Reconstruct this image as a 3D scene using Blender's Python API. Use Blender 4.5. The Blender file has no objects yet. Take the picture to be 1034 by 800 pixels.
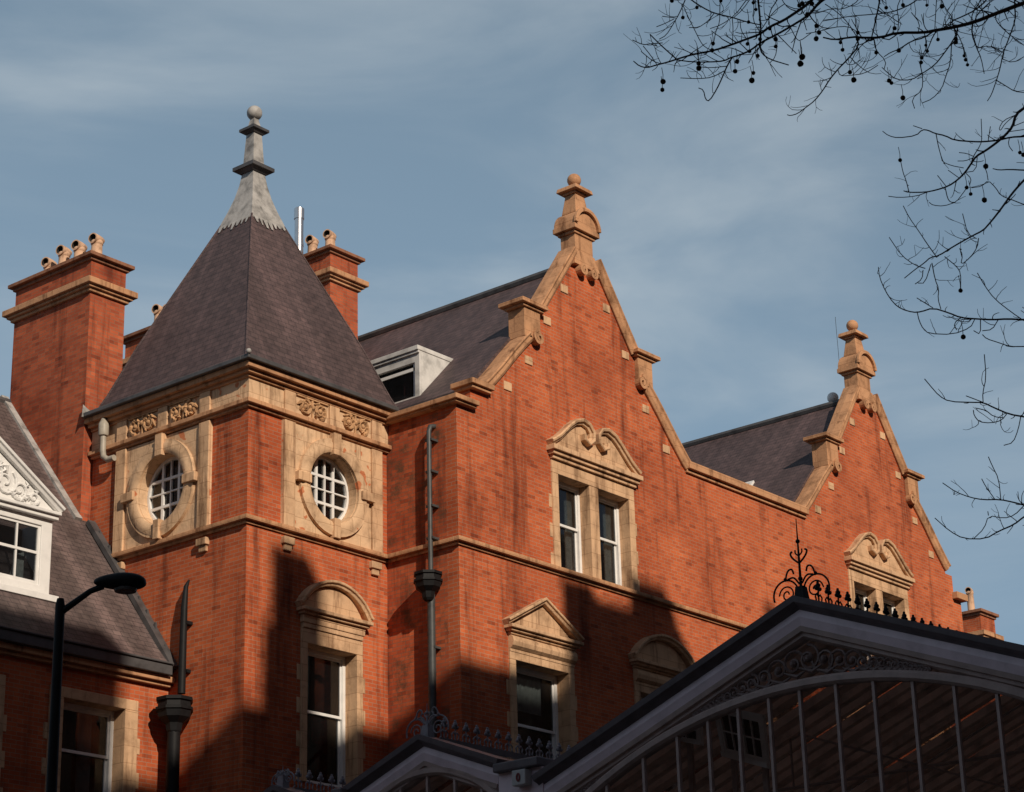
import bpy, bmesh, math, random
from mathutils import Vector, Matrix
from mathutils.geometry import tessellate_polygon
random.seed(7)
R = math.radians
sc = bpy.context.scene
col = sc.collection

SUN_E, SKY_S, EXPO, SKY_SAT, CLOUD, HAZE = 5.0, .050, -.26, .85, (13.0, 14.4, 15.2, 1), (6.6, 9.8, 12.9, 1)
SHADE = [(20.64, 21.6, 31.8, -4.2), (21.6, 22.9, 31.55, -4.2), (22.9, 24.15, 32.25, -4.2), (24.15, 24.6, 31.5, -4.3), (13.56, 14.5, 32.65, -4.2), (13.3, 13.56, 31.3, -4.4), (3.0, 10.55, 32.4, -4.2), (28.1, 28.5, 32.6, -4.2)]

# ------------------------------------------------------------------ camera
cam_d = bpy.data.cameras.new('camera'); cam = bpy.data.objects.new('camera', cam_d); col.objects.link(cam)
yaw, pitch, roll = R(50.70837), R(20.38002), R(-1.587566)
fw = Vector((math.sin(yaw)*math.cos(pitch), math.cos(yaw)*math.cos(pitch), math.sin(pitch)))
rt = Vector((math.cos(yaw), -math.sin(yaw), 0)); up = rt.cross(fw)
rt2 = math.cos(roll)*rt + math.sin(roll)*up; up2 = -math.sin(roll)*rt + math.cos(roll)*up
cam.matrix_world = Matrix(((rt2.x, up2.x, -fw.x, 0), (rt2.y, up2.y, -fw.y, 0), (rt2.z, up2.z, -fw.z, 1.7), (0, 0, 0, 1)))
cam_d.sensor_fit = 'HORIZONTAL'; cam_d.sensor_width = 36; cam_d.lens = 36*2200.51/1034
cam_d.clip_start = .1; cam_d.clip_end = 4000
sc.camera = cam

# ------------------------------------------------------------------ sun, sky, exposure
SUN = Vector((-.42, -1.0, .60)).normalized()
sd = bpy.data.lights.new('sun', 'SUN'); sd.energy = SUN_E; sd.angle = R(.55); sd.color = (1, .86, .70)
so = bpy.data.objects.new('sun', sd); col.objects.link(so); so.rotation_euler = SUN.to_track_quat('Z', 'Y').to_euler(); so.location = (0, -60, 60)
w = bpy.data.worlds.new('World'); sc.world = w; w.use_nodes = True
nt = w.node_tree; N = nt.nodes; L = nt.links
bg = N['Background']; bg.inputs['Strength'].default_value = SKY_S
sky = N.new('ShaderNodeTexSky'); sky.sky_type = 'NISHITA'; sky.sun_disc = False
sky.sun_elevation = math.asin(SUN.z); sky.sun_rotation = math.atan2(SUN.x, SUN.y)
sky.air_density = .6; sky.dust_density = .7; sky.ozone_density = 1.2
tc = N.new('ShaderNodeTexCoord'); mp = N.new('ShaderNodeMapping'); mp.inputs['Rotation'].default_value = (R(3), R(-4), R(38)); mp.inputs['Scale'].default_value = (1.3, 5.0, 14.0)
no = N.new('ShaderNodeTexNoise'); no.inputs['Scale'].default_value = 1.1; no.inputs['Detail'].default_value = 9; no.inputs['Roughness'].default_value = .52; no.inputs['Distortion'].default_value = .5
cr = N.new('ShaderNodeValToRGB'); cr.color_ramp.elements[0].position = .35; cr.color_ramp.elements[1].position = .80; cr.color_ramp.interpolation = 'EASE'
hs = N.new('ShaderNodeHueSaturation'); hs.inputs['Saturation'].default_value = SKY_SAT; hs.inputs['Value'].default_value = 1.0
mx = N.new('ShaderNodeMix'); mx.data_type = 'RGBA'; mx.inputs['B'].default_value = CLOUD
ma = N.new('ShaderNodeMath'); ma.operation = 'MULTIPLY'; ma.inputs[1].default_value = .55
L.new(tc.outputs['Generated'], mp.inputs['Vector']); L.new(mp.outputs['Vector'], no.inputs['Vector']); L.new(no.outputs['Fac'], cr.inputs['Fac'])
L.new(cr.outputs['Color'], ma.inputs[0]); pass
# thin veil of high cloud, thicker low down
sg = N.new('ShaderNodeSeparateXYZ'); L.new(tc.outputs['Generated'], sg.inputs[0])
mr = N.new('ShaderNodeMapRange'); mr.inputs['From Min'].default_value = .15; mr.inputs['From Max'].default_value = .95; mr.inputs['To Min'].default_value = 1.0; mr.inputs['To Max'].default_value = .1
L.new(sg.outputs['Z'], mr.inputs['Value'])
dp = N.new('ShaderNodeVectorMath'); dp.operation = 'DOT_PRODUCT'; dp.inputs[1].default_value = (-.12, .99, 0); L.new(tc.outputs['Generated'], dp.inputs[0])
mr2 = N.new('ShaderNodeMapRange'); mr2.interpolation_type = 'SMOOTHSTEP'; mr2.inputs['From Min'].default_value = -.5; mr2.inputs['From Max'].default_value = .6; mr2.inputs['To Min'].default_value = .15; mr2.inputs['To Max'].default_value = 1.0; L.new(dp.outputs['Value'], mr2.inputs['Value'])  # added weighting: veil dimmed on the sun side to cut fill light
vl = N.new('ShaderNodeMath'); vl.operation = 'MULTIPLY'; L.new(mr.outputs[0], vl.inputs[0]); L.new(mr2.outputs[0], vl.inputs[1])
ad = N.new('ShaderNodeMath'); ad.operation = 'MULTIPLY'; L.new(ma.outputs[0], ad.inputs[0]); L.new(mr2.outputs[0], ad.inputs[1])
mh = N.new('ShaderNodeMix'); mh.data_type = 'RGBA'; mh.inputs['B'].default_value = HAZE; L.new(vl.outputs[0], mh.inputs['Factor'])
L.new(sky.outputs['Color'], hs.inputs['Color']); L.new(hs.outputs['Color'], mh.inputs['A']); L.new(mh.outputs['Result'], mx.inputs['A']); L.new(mx.outputs['Result'], bg.inputs['Color'])
sc.view_settings.view_transform = 'Standard'; sc.view_settings.look = 'None'; sc.view_settings.gamma = 1
sc.view_settings.exposure = EXPO; sc.view_settings.use_curve_mapping = False
L.new(ad.outputs[0], mx.inputs['Factor'])
sc.render.filter_size = 1.9
sc.render.engine = 'CYCLES'; sc.cycles.max_bounces = 8; sc.cycles.transparent_max_bounces = 12
# ------------------------------------------------------------------ mesh helpers
class MB:
    def __init__(s): s.b = bmesh.new()
    def face(s, pts):
        try: return s.b.faces.new([s.b.verts.new(p) for p in pts])
        except ValueError: return None
    def hull(s, V, F):
        vs = [s.b.verts.new(v) for v in V]
        for f in F:
            try: s.b.faces.new([vs[i] for i in f])
            except ValueError: pass
        return s
    def box(s, x0, x1, y0, y1, z0, z1):
        return s.hull([(x0,y0,z0),(x1,y0,z0),(x1,y1,z0),(x0,y1,z0),(x0,y0,z1),(x1,y0,z1),(x1,y1,z1),(x0,y1,z1)],
                      [(0,3,2,1),(4,5,6,7),(0,1,5,4),(1,2,6,5),(2,3,7,6),(3,0,4,7)])
    def frus(s, cx, cy, z0, z1, a0, b0, a1, b1):      # box whose half sizes change from bottom to top
        return s.hull([(cx-a0,cy-b0,z0),(cx+a0,cy-b0,z0),(cx+a0,cy+b0,z0),(cx-a0,cy+b0,z0),(cx-a1,cy-b1,z1),(cx+a1,cy-b1,z1),(cx+a1,cy+b1,z1),(cx-a1,cy+b1,z1)],
                      [(0,3,2,1),(4,5,6,7),(0,1,5,4),(1,2,6,5),(2,3,7,6),(3,0,4,7)])
    def slab(s, outer, holes, ax, c0, c1):             # flat outline (u,z) with holes given thickness along an axis
        f = (lambda u, z, c: (u, c, z)) if ax == 'y' else (lambda u, z, c: (c, u, z))
        loops = [list(outer)] + [list(h) for h in holes]
        flat = [p for l in loops for p in l]
        tri = tessellate_polygon([[Vector((p[0], p[1], 0)) for p in l] for l in loops])
        A = [s.b.verts.new(f(p[0], p[1], c0)) for p in flat]; B = [s.b.verts.new(f(p[0], p[1], c1)) for p in flat]
        for t in tri:
            try: s.b.faces.new([A[i] for i in t]); s.b.faces.new([B[i] for i in reversed(t)])
            except ValueError: pass
        k = 0
        for l in loops:
            n = len(l)
            for i in range(n):
                a, c = k+i, k+(i+1) % n
                try: s.b.faces.new([A[a], A[c], B[c], B[a]])
                except ValueError: pass
            k += n
        return s
    def tube(s, pts, rad, n=6, cap=True):
        pts = [Vector(p) for p in pts]
        if not hasattr(rad, '__len__'): rad = [rad]*len(pts)
        rings = []; nrm = None
        for i, p in enumerate(pts):
            t = (pts[min(i+1, len(pts)-1)] - pts[max(i-1, 0)])
            if t.length < 1e-9: t = Vector((0, 0, 1))
            t.normalize()
            if nrm is None: nrm = t.orthogonal().normalized()
            else:
                nrm = nrm - t*nrm.dot(t)
                nrm = nrm.normalized() if nrm.length > 1e-6 else t.orthogonal().normalized()
            bn = t.cross(nrm)
            rings.append([s.b.verts.new(p + rad[i]*(math.cos(2*math.pi*k/n)*nrm + math.sin(2*math.pi*k/n)*bn)) for k in range(n)])
        for a, b in zip(rings, rings[1:]):
            for k in range(n): s.b.faces.new([a[k], a[(k+1) % n], b[(k+1) % n], b[k]])
        if cap:
            s.b.faces.new(list(reversed(rings[0]))); s.b.faces.new(rings[-1])
        return s
    def strip(s, path, prof, ax, closed=False):       # profile (n,c) swept along a flat path (u,z); n = along the path's left normal, c = along ax
        f = (lambda u, z, c: (u, c, z)) if ax == 'y' else (lambda u, z, c: (c, u, z))
        m = len(path); rings = []
        for i, p in enumerate(path):
            d0 = Vector(p) - Vector(path[i-1]) if (i or closed) else None
            d1 = Vector(path[(i+1) % m]) - Vector(p) if (i < m-1 or closed) else None
            d0 = d0 or d1; d1 = d1 or d0
            n0 = Vector((-d0.y, d0.x)).normalized(); n1 = Vector((-d1.y, d1.x)).normalized()
            nn = (n0+n1); nn = nn.normalized()/max(.35, nn.normalized().dot(n0)) if nn.length > 1e-6 else n0
            rings.append([s.b.verts.new(f(p[0]+nn.x*a, p[1]+nn.y*a, c)) for a, c in prof])
        k = len(prof)
        for i in range(m if closed else m-1):
            a, b = rings[i], rings[(i+1) % m]
            for j in range(k): s.b.faces.new([a[j], a[(j+1) % k], b[(j+1) % k], b[j]])
        if not closed: s.b.faces.new(list(reversed(rings[0]))); s.b.faces.new(rings[-1])
        return s
    def lathe(s, cx, cy, prof, n=20, off=0):           # (r,z) profile about a vertical axis
        rings = [[s.b.verts.new((cx+r*math.cos(2*math.pi*k/n+off), cy+r*math.sin(2*math.pi*k/n+off), z)) for k in range(n)] for r, z in prof]
        for a, b in zip(rings, rings[1:]):
            for k in range(n): s.b.faces.new([a[k], a[(k+1) % n], b[(k+1) % n], b[k]])
        s.b.faces.new(list(reversed(rings[0]))); s.b.faces.new(rings[-1]); return s
    def ball(s, c, r, u=16, v=12, sz=1):
        bmesh.ops.create_uvsphere(s.b, u_segments=u, v_segments=v, radius=r, matrix=Matrix.Translation(c) @ Matrix.Diagonal((1, 1, sz, 1))); return s
    def build(s, name, mat, parent=None, bevel=0, smooth=False, seg=2):
        bmesh.ops.recalc_face_normals(s.b, faces=s.b.faces[:])
        me = bpy.data.meshes.new(name); s.b.to_mesh(me); s.b.free()
        o = bpy.data.objects.new(name, me); col.objects.link(o)
        me.materials.append(mat)
        if smooth:
            for p in me.polygons: p.use_smooth = True
            if hasattr(me, 'set_sharp_from_angle'): me.set_sharp_from_angle(angle=R(40))
        if bevel:
            md = o.modifiers.new('bevel', 'BEVEL'); md.width = bevel; md.segments = seg; md.limit_method = 'ANGLE'; md.angle_limit = R(35)
        if parent is not None:
            o.parent = parent
            if parent.type == 'EMPTY': o.location = -parent.location
        return o
def thing(name, label, cat, loc, group=None):
    o = bpy.data.objects.new(name, None); col.objects.link(o); o.location = loc; o.empty_display_size = .3
    o['label'] = label; o['category'] = cat; o['kind'] = 'thing'
    if group: o['group'] = group
    return o
def arc(cx, cz, rx, rz, a0, a1, n): return [(cx+rx*math.cos(R(a0+(a1-a0)*i/n)), cz+rz*math.sin(R(a0+(a1-a0)*i/n))) for i in range(n+1)]
def spiral(cx, cz, r, a0, turns, n=14, k=.25): return [(cx+r*(1-(1-k)*i/n)*math.cos(R(a0)+2*math.pi*turns*i/n), cz+r*(1-(1-k)*i/n)*math.sin(R(a0)+2*math.pi*turns*i/n)) for i in range(n+1)]

def smooth(pts, it=1):
    for _ in range(it):
        o = [pts[0]]
        for a, b in zip(pts, pts[1:]): o += [tuple(.75*x+.25*y for x, y in zip(a, b)), tuple(.25*x+.75*y for x, y in zip(a, b))]
        pts = o+[pts[-1]]
    return pts
# ------------------------------------------------------------------ materials
def newmat(name):
    m = bpy.data.materials.new(name); m.use_nodes = True
    return m, m.node_tree.nodes, m.node_tree.links, m.node_tree.nodes['Principled BSDF']
def wallcoord(N, L):
    """courses run along a wall or roof slope whichever way it faces, and climb with height"""
    g = N.new('ShaderNodeNewGeometry'); sp = N.new('ShaderNodeSeparateXYZ'); L.new(g.outputs['Position'], sp.inputs[0])
    sn = N.new('ShaderNodeSeparateXYZ'); L.new(g.outputs['True Normal'], sn.inputs[0])
    ax = N.new('ShaderNodeMath'); ax.operation = 'ABSOLUTE'; L.new(sn.outputs['X'], ax.inputs[0])
    ay = N.new('ShaderNodeMath'); ay.operation = 'ABSOLUTE'; L.new(sn.outputs['Y'], ay.inputs[0])
    gt = N.new('ShaderNodeMath'); gt.operation = 'GREATER_THAN'; L.new(ax.outputs[0], gt.inputs[0]); L.new(ay.outputs[0], gt.inputs[1])
    mx = N.new('ShaderNodeMix'); L.new(gt.outputs[0], mx.inputs['Factor']); L.new(sp.outputs['X'], mx.inputs['A']); L.new(sp.outputs['Y'], mx.inputs['B'])
    cb = N.new('ShaderNodeCombineXYZ'); L.new(mx.outputs['Result'], cb.inputs['X']); L.new(sp.outputs['Z'], cb.inputs['Y'])
    return cb.outputs[0], g.outputs['Position']
def noise(N, L, vec, scale, detail=4, rough=.55, sx=(1, 1, 1)):
    mp = N.new('ShaderNodeMapping'); mp.inputs['Scale'].default_value = sx; L.new(vec, mp.inputs['Vector'])
    n = N.new('ShaderNodeTexNoise'); n.inputs['Scale'].default_value = scale; n.inputs['Detail'].default_value = detail; n.inputs['Roughness'].default_value = rough
    L.new(mp.outputs[0], n.inputs['Vector']); return n.outputs['Fac']
def ramp(N, L, fac, stops):
    r = N.new('ShaderNodeValToRGB'); e = r.color_ramp.elements
    while len(e) > 1: e.remove(e[-1])
    e[0].position, e[0].color = stops[0][0], (*stops[0][1], 1)
    for p, c in stops[1:]:
        q = e.new(p); q.color = (*c, 1)
    L.new(fac, r.inputs['Fac']); return r.outputs['Color']
def mixc(N, L, fac, a, b, mode='MIX'):
    m = N.new('ShaderNodeMix'); m.data_type = 'RGBA'; m.blend_type = mode
    for sock, v in ((m.inputs['Factor'], fac), (m.inputs['A'], a), (m.inputs['B'], b)):
        if hasattr(v, 'links') or hasattr(v, 'is_linked'): L.new(v, sock)
        elif isinstance(v, tuple): sock.default_value = (*v, 1)
        else: sock.default_value = v
    return m.outputs['Result']
def bump(N, L, B, h, strength, dist):
    b = N.new('ShaderNodeBump'); b.inputs['Strength'].default_value = strength; b.inputs['Distance'].default_value = dist
    L.new(h, b.inputs['Height']); L.new(b.outputs[0], B.inputs['Normal'])
def brickmat(name, c1, c2, mortar, lichen=0, bw=.225, bh=.075):
    m, N, L, B = newmat(name)
    v, pos = wallcoord(N, L)
    t = N.new('ShaderNodeTexBrick'); L.new(v, t.inputs['Vector'])
    t.inputs['Scale'].default_value = 1; t.inputs['Brick Width'].default_value = bw; t.inputs['Row Height'].default_value = bh
    t.inputs['Mortar Size'].default_value = .007; t.inputs['Mortar Smooth'].default_value = .3; t.inputs['Bias'].default_value = -.1
    t.inputs['Color1'].default_value = (*c1, 1); t.inputs['Color2'].default_value = (*c2, 1); t.inputs['Mortar'].default_value = (*mortar, 1)
    n1 = noise(N, L, pos, .55, 5, .6)
    c = mixc(N, L, 1.0, t.outputs['Color'], ramp(N, L, n1, [(.28, (.62, .55, .55)), (.44, (.92, .90, .90)), (.54, (1.03, 1.04, 1.04)), (.70, (1.22, 1.30, 1.28))]), 'MULTIPLY')
    n2 = noise(N, L, pos, 1.0, 6, .65, (2.2, 2.2, .22))           # rain streaks, run down the wall
    c = mixc(N, L, 1.0, c, ramp(N, L, n2, [(.32, (.40, .36, .38)), (.48, (1, 1, 1))]), 'MULTIPLY')
    # odd dark and pale bricks, one tone per brick
    def mth(op, a, b=None):
        q = N.new('ShaderNodeMath'); q.operation = op
        for i, s_ in enumerate((a, b)):
            if s_ is None: continue
            if isinstance(s_, (int, float)): q.inputs[i].default_value = s_
            else: L.new(s_, q.inputs[i])
        return q.outputs[0]
    sv = N.new('ShaderNodeSeparateXYZ'); L.new(v, sv.inputs[0])
    row = mth('FLOOR', mth('DIVIDE', sv.outputs['Y'], bh)); odd = mth('FLOORED_MODULO', row, 2.0)
    cl = mth('FLOOR', mth('DIVIDE', mth('ADD', sv.outputs['X'], mth('MULTIPLY', odd, bw*.5)), bw))
    cc = N.new('ShaderNodeCombineXYZ'); L.new(cl, cc.inputs['X']); L.new(row, cc.inputs['Y'])
    wn_ = N.new('ShaderNodeTexWhiteNoise'); wn_.noise_dimensions = '2D'; L.new(cc.outputs[0], wn_.inputs['Vector']); n3 = wn_.outputs['Value']
    c = mixc(N, L, 1.0, c, ramp(N, L, n3, [(.0, (.62, .57, .58)), (.05, (.84, .82, .82)), (.15, (.97, .97, .97)), (.85, (1.02, 1.03, 1.03)), (1.0, (1.12, 1.18, 1.2))]), 'MULTIPLY')
    if lichen:
        n4 = noise(N, L, pos, 1.7, 6, .7)
        c = mixc(N, L, ramp(N, L, n4, [(.52, (0, 0, 0)), (.66, (lichen,)*3)]), c, (.07, .05, .03))
    L.new(c, B.inputs['Base Color']); B.inputs['Roughness'].default_value = .9; B.inputs['Specular IOR Level'].default_value = .2
    bump(N, L, B, t.outputs['Fac'], -.5, .008)
    return m
def stonemat(name, c, dark=.55, sc_=1.0, joints=True, redspots=0):
    m, N, L, B = newmat(name)
    v, pos = wallcoord(N, L)
    n1 = noise(N, L, pos, 2.2*sc_, 7, .65)
    k = mixc(N, L, 1.0, c, ramp(N, L, n1, [(.28, (dark, dark*.95, dark*.9)), (.5, (1, 1, 1)), (.72, (1.16, 1.15, 1.12))]), 'MULTIPLY')
    n2 = noise(N, L, pos, 1.4, 6, .7, (3, 3, .35))
    k = mixc(N, L, 1.0, k, ramp(N, L, n2, [(.32, (.42, .37, .34)), (.47, (1, 1, 1))]), 'MULTIPLY')
    if redspots:
        n3 = noise(N, L, pos, 3.1, 2, .5)
        k = mixc(N, L, ramp(N, L, n3, [(.655, (0, 0, 0)), (.68, (.85, .85, .85))]), k, (.50, .14, .05))
    if joints:
        t = N.new('ShaderNodeTexBrick'); L.new(v, t.inputs['Vector']); t.inputs['Brick Width'].default_value = .62; t.inputs['Row Height'].default_value = .31
        t.inputs['Scale'].default_value = 1; t.inputs['Mortar Size'].default_value = .007
        t.inputs['Color1'].default_value = (1, 1, 1, 1); t.inputs['Color2'].default_value = (.90, .89, .88, 1); t.inputs['Mortar'].default_value = (.68, .63, .6, 1)
        k = mixc(N, L, 1.0, k, t.outputs['Color'], 'MULTIPLY')
    L.new(k, B.inputs['Base Color']); B.inputs['Roughness'].default_value = .85; B.inputs['Specular IOR Level'].default_value = .25
    bump(N, L, B, noise(N, L, pos, 14, 4, .6), .35, .02)
    return m
def slatemat(name, c1, c2, row=.16, wd=.28):
    m, N, L, B = newmat(name)
    v, pos = wallcoord(N, L)
    t = N.new('ShaderNodeTexBrick'); L.new(v, t.inputs['Vector']); t.inputs['Scale'].default_value = 1
    t.inputs['Brick Width'].default_value = wd; t.inputs['Row Height'].default_value = row; t.inputs['Mortar Size'].default_value = .007; t.inputs['Mortar Smooth'].default_value = .4
    t.inputs['Color1'].default_value = (*c1, 1); t.inputs['Color2'].default_value = (*c2, 1); t.inputs['Mortar'].default_value = (.030, .023, .024, 1)
    n1 = noise(N, L, pos, .8, 6, .62, (1, 1, .5))
    c = mixc(N, L, 1.0, t.outputs['Color'], ramp(N, L, n1, [(.3, (.80, .78, .78)), (.5, (1, 1, 1)), (.68, (1.22, 1.19, 1.18))]), 'MULTIPLY')
    n4 = noise(N, L, v, 1.0, 4, .6, (1.6, .10, 1))
    c = mixc(N, L, 1.0, c, ramp(N, L, n4, [(.36, (.86, .86, .86)), (.52, (1, 1, 1)), (.66, (1.55, 1.5, 1.5))]), 'MULTIPLY')
    n3 = noise(N, L, v, 1.0, 2, .5, (5, 8, 1))
    c = mixc(N, L, 1.0, c, ramp(N, L, n3, [(.3, (.75, .75, .75)), (.5, (1, 1, 1)), (.72, (1.25, 1.22, 1.2))]), 'MULTIPLY')
    L.new(c, B.inputs['Base Color']); B.inputs['Roughness'].default_value = .62; B.inputs['Specular IOR Level'].default_value = .35
    bump(N, L, B, t.outputs['Fac'], -.6, .012)
    return m
def plain(name, c, rough=.6, metal=0, var=.18, scale=6, spec=.4, bmp=.1):
    m, N, L, B = newmat(name)
    g = N.new('ShaderNodeNewGeometry')
    n = noise(N, L, g.outputs['Position'], scale, 5, .6)
    k = mixc(N, L, 1.0, c, ramp(N, L, n, [(.25, (1-2*var,)*3), (.5, (1, 1, 1)), (.75, (1+var,)*3)]), 'MULTIPLY')
    L.new(k, B.inputs['Base Color']); B.inputs['Roughness'].default_value = rough; B.inputs['Metallic'].default_value = metal; B.inputs['Specular IOR Level'].default_value = spec
    if bmp: bump(N, L, B, noise(N, L, g.outputs['Position'], scale*4, 4, .6), bmp, .01)
    return m
def glassmat(name, tint, clear, rough=.02, wav=.25, f0=.05):
    """a pane: partly see-through, mirroring by Fresnel, slightly uneven old glass"""
    m, N, L, B = newmat(name)
    g = N.new('ShaderNodeNewGeometry')
    tr = N.new('ShaderNodeBsdfTransparent'); tr.inputs['Color'].default_value = (*tint, 1)
    df = N.new('ShaderNodeBsdfDiffuse'); df.inputs['Color'].default_value = (.012, .012, .013, 1)
    m1 = N.new('ShaderNodeMixShader'); m1.inputs[0].default_value = clear; L.new(df.outputs[0], m1.inputs[1]); L.new(tr.outputs[0], m1.inputs[2])
    gl = N.new('ShaderNodeBsdfGlossy'); gl.inputs['Roughness'].default_value = rough
    bp_ = N.new('ShaderNodeBump'); bp_.inputs['Strength'].default_value = wav; bp_.inputs['Distance'].default_value = .006
    L.new(noise(N, L, g.outputs['Position'], 2.2, 2, .5), bp_.inputs['Height']); L.new(bp_.outputs[0], gl.inputs['Normal'])
    dt = N.new('ShaderNodeVectorMath'); dt.operation = 'DOT_PRODUCT'; L.new(g.outputs['Normal'], dt.inputs[0]); L.new(g.outputs['Incoming'], dt.inputs[1])
    ab = N.new('ShaderNodeMath'); ab.operation = 'ABSOLUTE'; L.new(dt.outputs['Value'], ab.inputs[0])
    om = N.new('ShaderNodeMath'); om.operation = 'SUBTRACT'; om.inputs[0].default_value = 1; L.new(ab.outputs[0], om.inputs[1])
    pw = N.new('ShaderNodeMath'); pw.operation = 'POWER'; pw.inputs[1].default_value = 5; L.new(om.outputs[0], pw.inputs[0])
    fr = N.new('ShaderNodeMath'); fr.operation = 'MULTIPLY_ADD'; fr.inputs[1].default_value = 1-f0; fr.inputs[2].default_value = f0; L.new(pw.outputs[0], fr.inputs[0])
    m2 = N.new('ShaderNodeMixShader'); L.new(fr.outputs[0], m2.inputs[0]); L.new(m1.outputs[0], m2.inputs[1]); L.new(gl.outputs[0], m2.inputs[2])
    L.new(m2.outputs[0], N['Material Output'].inputs['Surface']); return m
M_brick = brickmat('red brick', (.475, .108, .038), (.375, .080, .030), (.34, .185, .12))
M_brick_old = brickmat('red brick sooty', (.46, .105, .04), (.34, .07, .03), (.22, .11, .07), lichen=.8)
M_brick_ch = brickmat('chimney brick', (.42, .098, .042), (.28, .062, .03), (.24, .12, .075))
M_brick_far = brickmat('stock brick', (.22, .09, .05), (.17, .07, .045), (.2, .13, .09))
M_stone = stonemat('buff terracotta', (.60, .385, .23), redspots=0)
M_stone_t = stonemat('buff terracotta patched', (.64, .43, .265), redspots=1)
M_cope = stonemat('orange terracotta coping', (.50, .27, .145), dark=.45)
M_carve = stonemat('carved terracotta', (.50, .29, .15), joints=False, dark=.4, sc_=3)
M_pot = stonemat('clay pot', (.56, .36, .24), joints=False, sc_=3)
M_slate = slatemat('plum slate', (.088, .060, .060), (.070, .048, .049), .115, .21)
M_slate_m = slatemat('mansard slate', (.104, .078, .073), (.088, .065, .062), .11, .2)
M_lead = plain('lead sheet', (.34, .33, .315), .55, 0, .35, 4.0)
M_lead_d = plain('dark lead', (.07, .068, .07), .5, 0, .3, 3.0)
M_white = plain('white gloss paint', (.72, .71, .69), .35, 0, .06, 5)
M_whiteold = plain('weathered white paint', (.55, .54, .52), .6, 0, .2, 4)
M_iron = plain('black iron', (.011, .011, .012), .55, 0, .2, 8, .15)
M_ironp = plain('grey iron cresting', (.22, .20, .225), .5, 0, .2, 8)
M_pipe = plain('grey green downpipe', (.05, .053, .054), .5, 0, .25, 6)
M_cano = plain('canopy dark moulding', (.13, .11, .118), .5, 0, .15, 5)
M_canog = plain('canopy grey paint', (.80, .66, .71), .5, 0, .10, 4)
M_canob = plain('canopy brown paint', (.44, .33, .30), .55, 0, .15, 5)
M_timber = plain('roof boards', (.68, .44, .34), .7, 0, .3, 3)
M_steel = plain('stainless flue', (.62, .62, .63), .28, .9, .06, 6)
M_glass = glassmat('window glass', (.80, .84, .86), .68, .015, .2, .065)
M_cglass = glassmat('canopy glass', (.90, .87, .85), .95, .02, .15, .06)
M_rglass = glassmat('grimy roof glass', (.50, .42, .39), .5, .15, .2, .04)
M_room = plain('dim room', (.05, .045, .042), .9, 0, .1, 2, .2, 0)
M_curtain = plain('net curtain', (.62, .62, .58), .9, 0, .2, 9, .1)
M_fil = plain('brown filigree paint', (.17, .115, .105), .55, 0, .2, 8)
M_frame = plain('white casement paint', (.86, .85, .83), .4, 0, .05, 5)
M_soot = plain('soot', (.02, .017, .015), .95, 0, .2, 20)
M_capbr = stonemat('sooty corbelled brick', (.26, .12, .07), joints=False, dark=.4)
M_bark = plain('twig bark', (.055, .045, .042), .85, 0, .3, 30)
M_seed = plain('seed ball', (.05, .038, .028), .95, 0, .3, 60)
M_asph = plain('asphalt', (.05, .05, .052), .9, 0, .2, 8)
M_pave = plain('paving', (.13, .125, .115), .85, 0, .2, 3)
M_ground = plain('ground', (.08, .08, .075), .95, 0, .2, .3)
M_red = plain('dark red plastic', (.16, .012, .014), .4, 0, .1, 8)
M_box = plain('off white plastic', (.50, .48, .47), .45, 0, .08, 8)
# ------------------------------------------------------------------ ground
def sheet(name, x0, x1, y0, y1, z, mat):
    m = MB(); m.face([(x0,y0,z),(x1,y0,z),(x1,y1,z),(x0,y1,z)]); o = m.build(name, mat); o['kind'] = 'structure'; return o
sheet('ground', -900, 900, -900, 900, 0, M_ground)
sheet('road', -150, 150, -1.0, 6.0, .004, M_asph)
k_ = MB(); k_.box(-150, 150, 6.0, 29.9, -.1, .12); o = k_.build('pavement', M_pave); o['kind'] = 'structure'
k_ = MB(); k_.box(-150, 150, -4.0, -1.0, -.1, .12); o = k_.build('far_pavement', M_pave); o['kind'] = 'structure'

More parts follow.
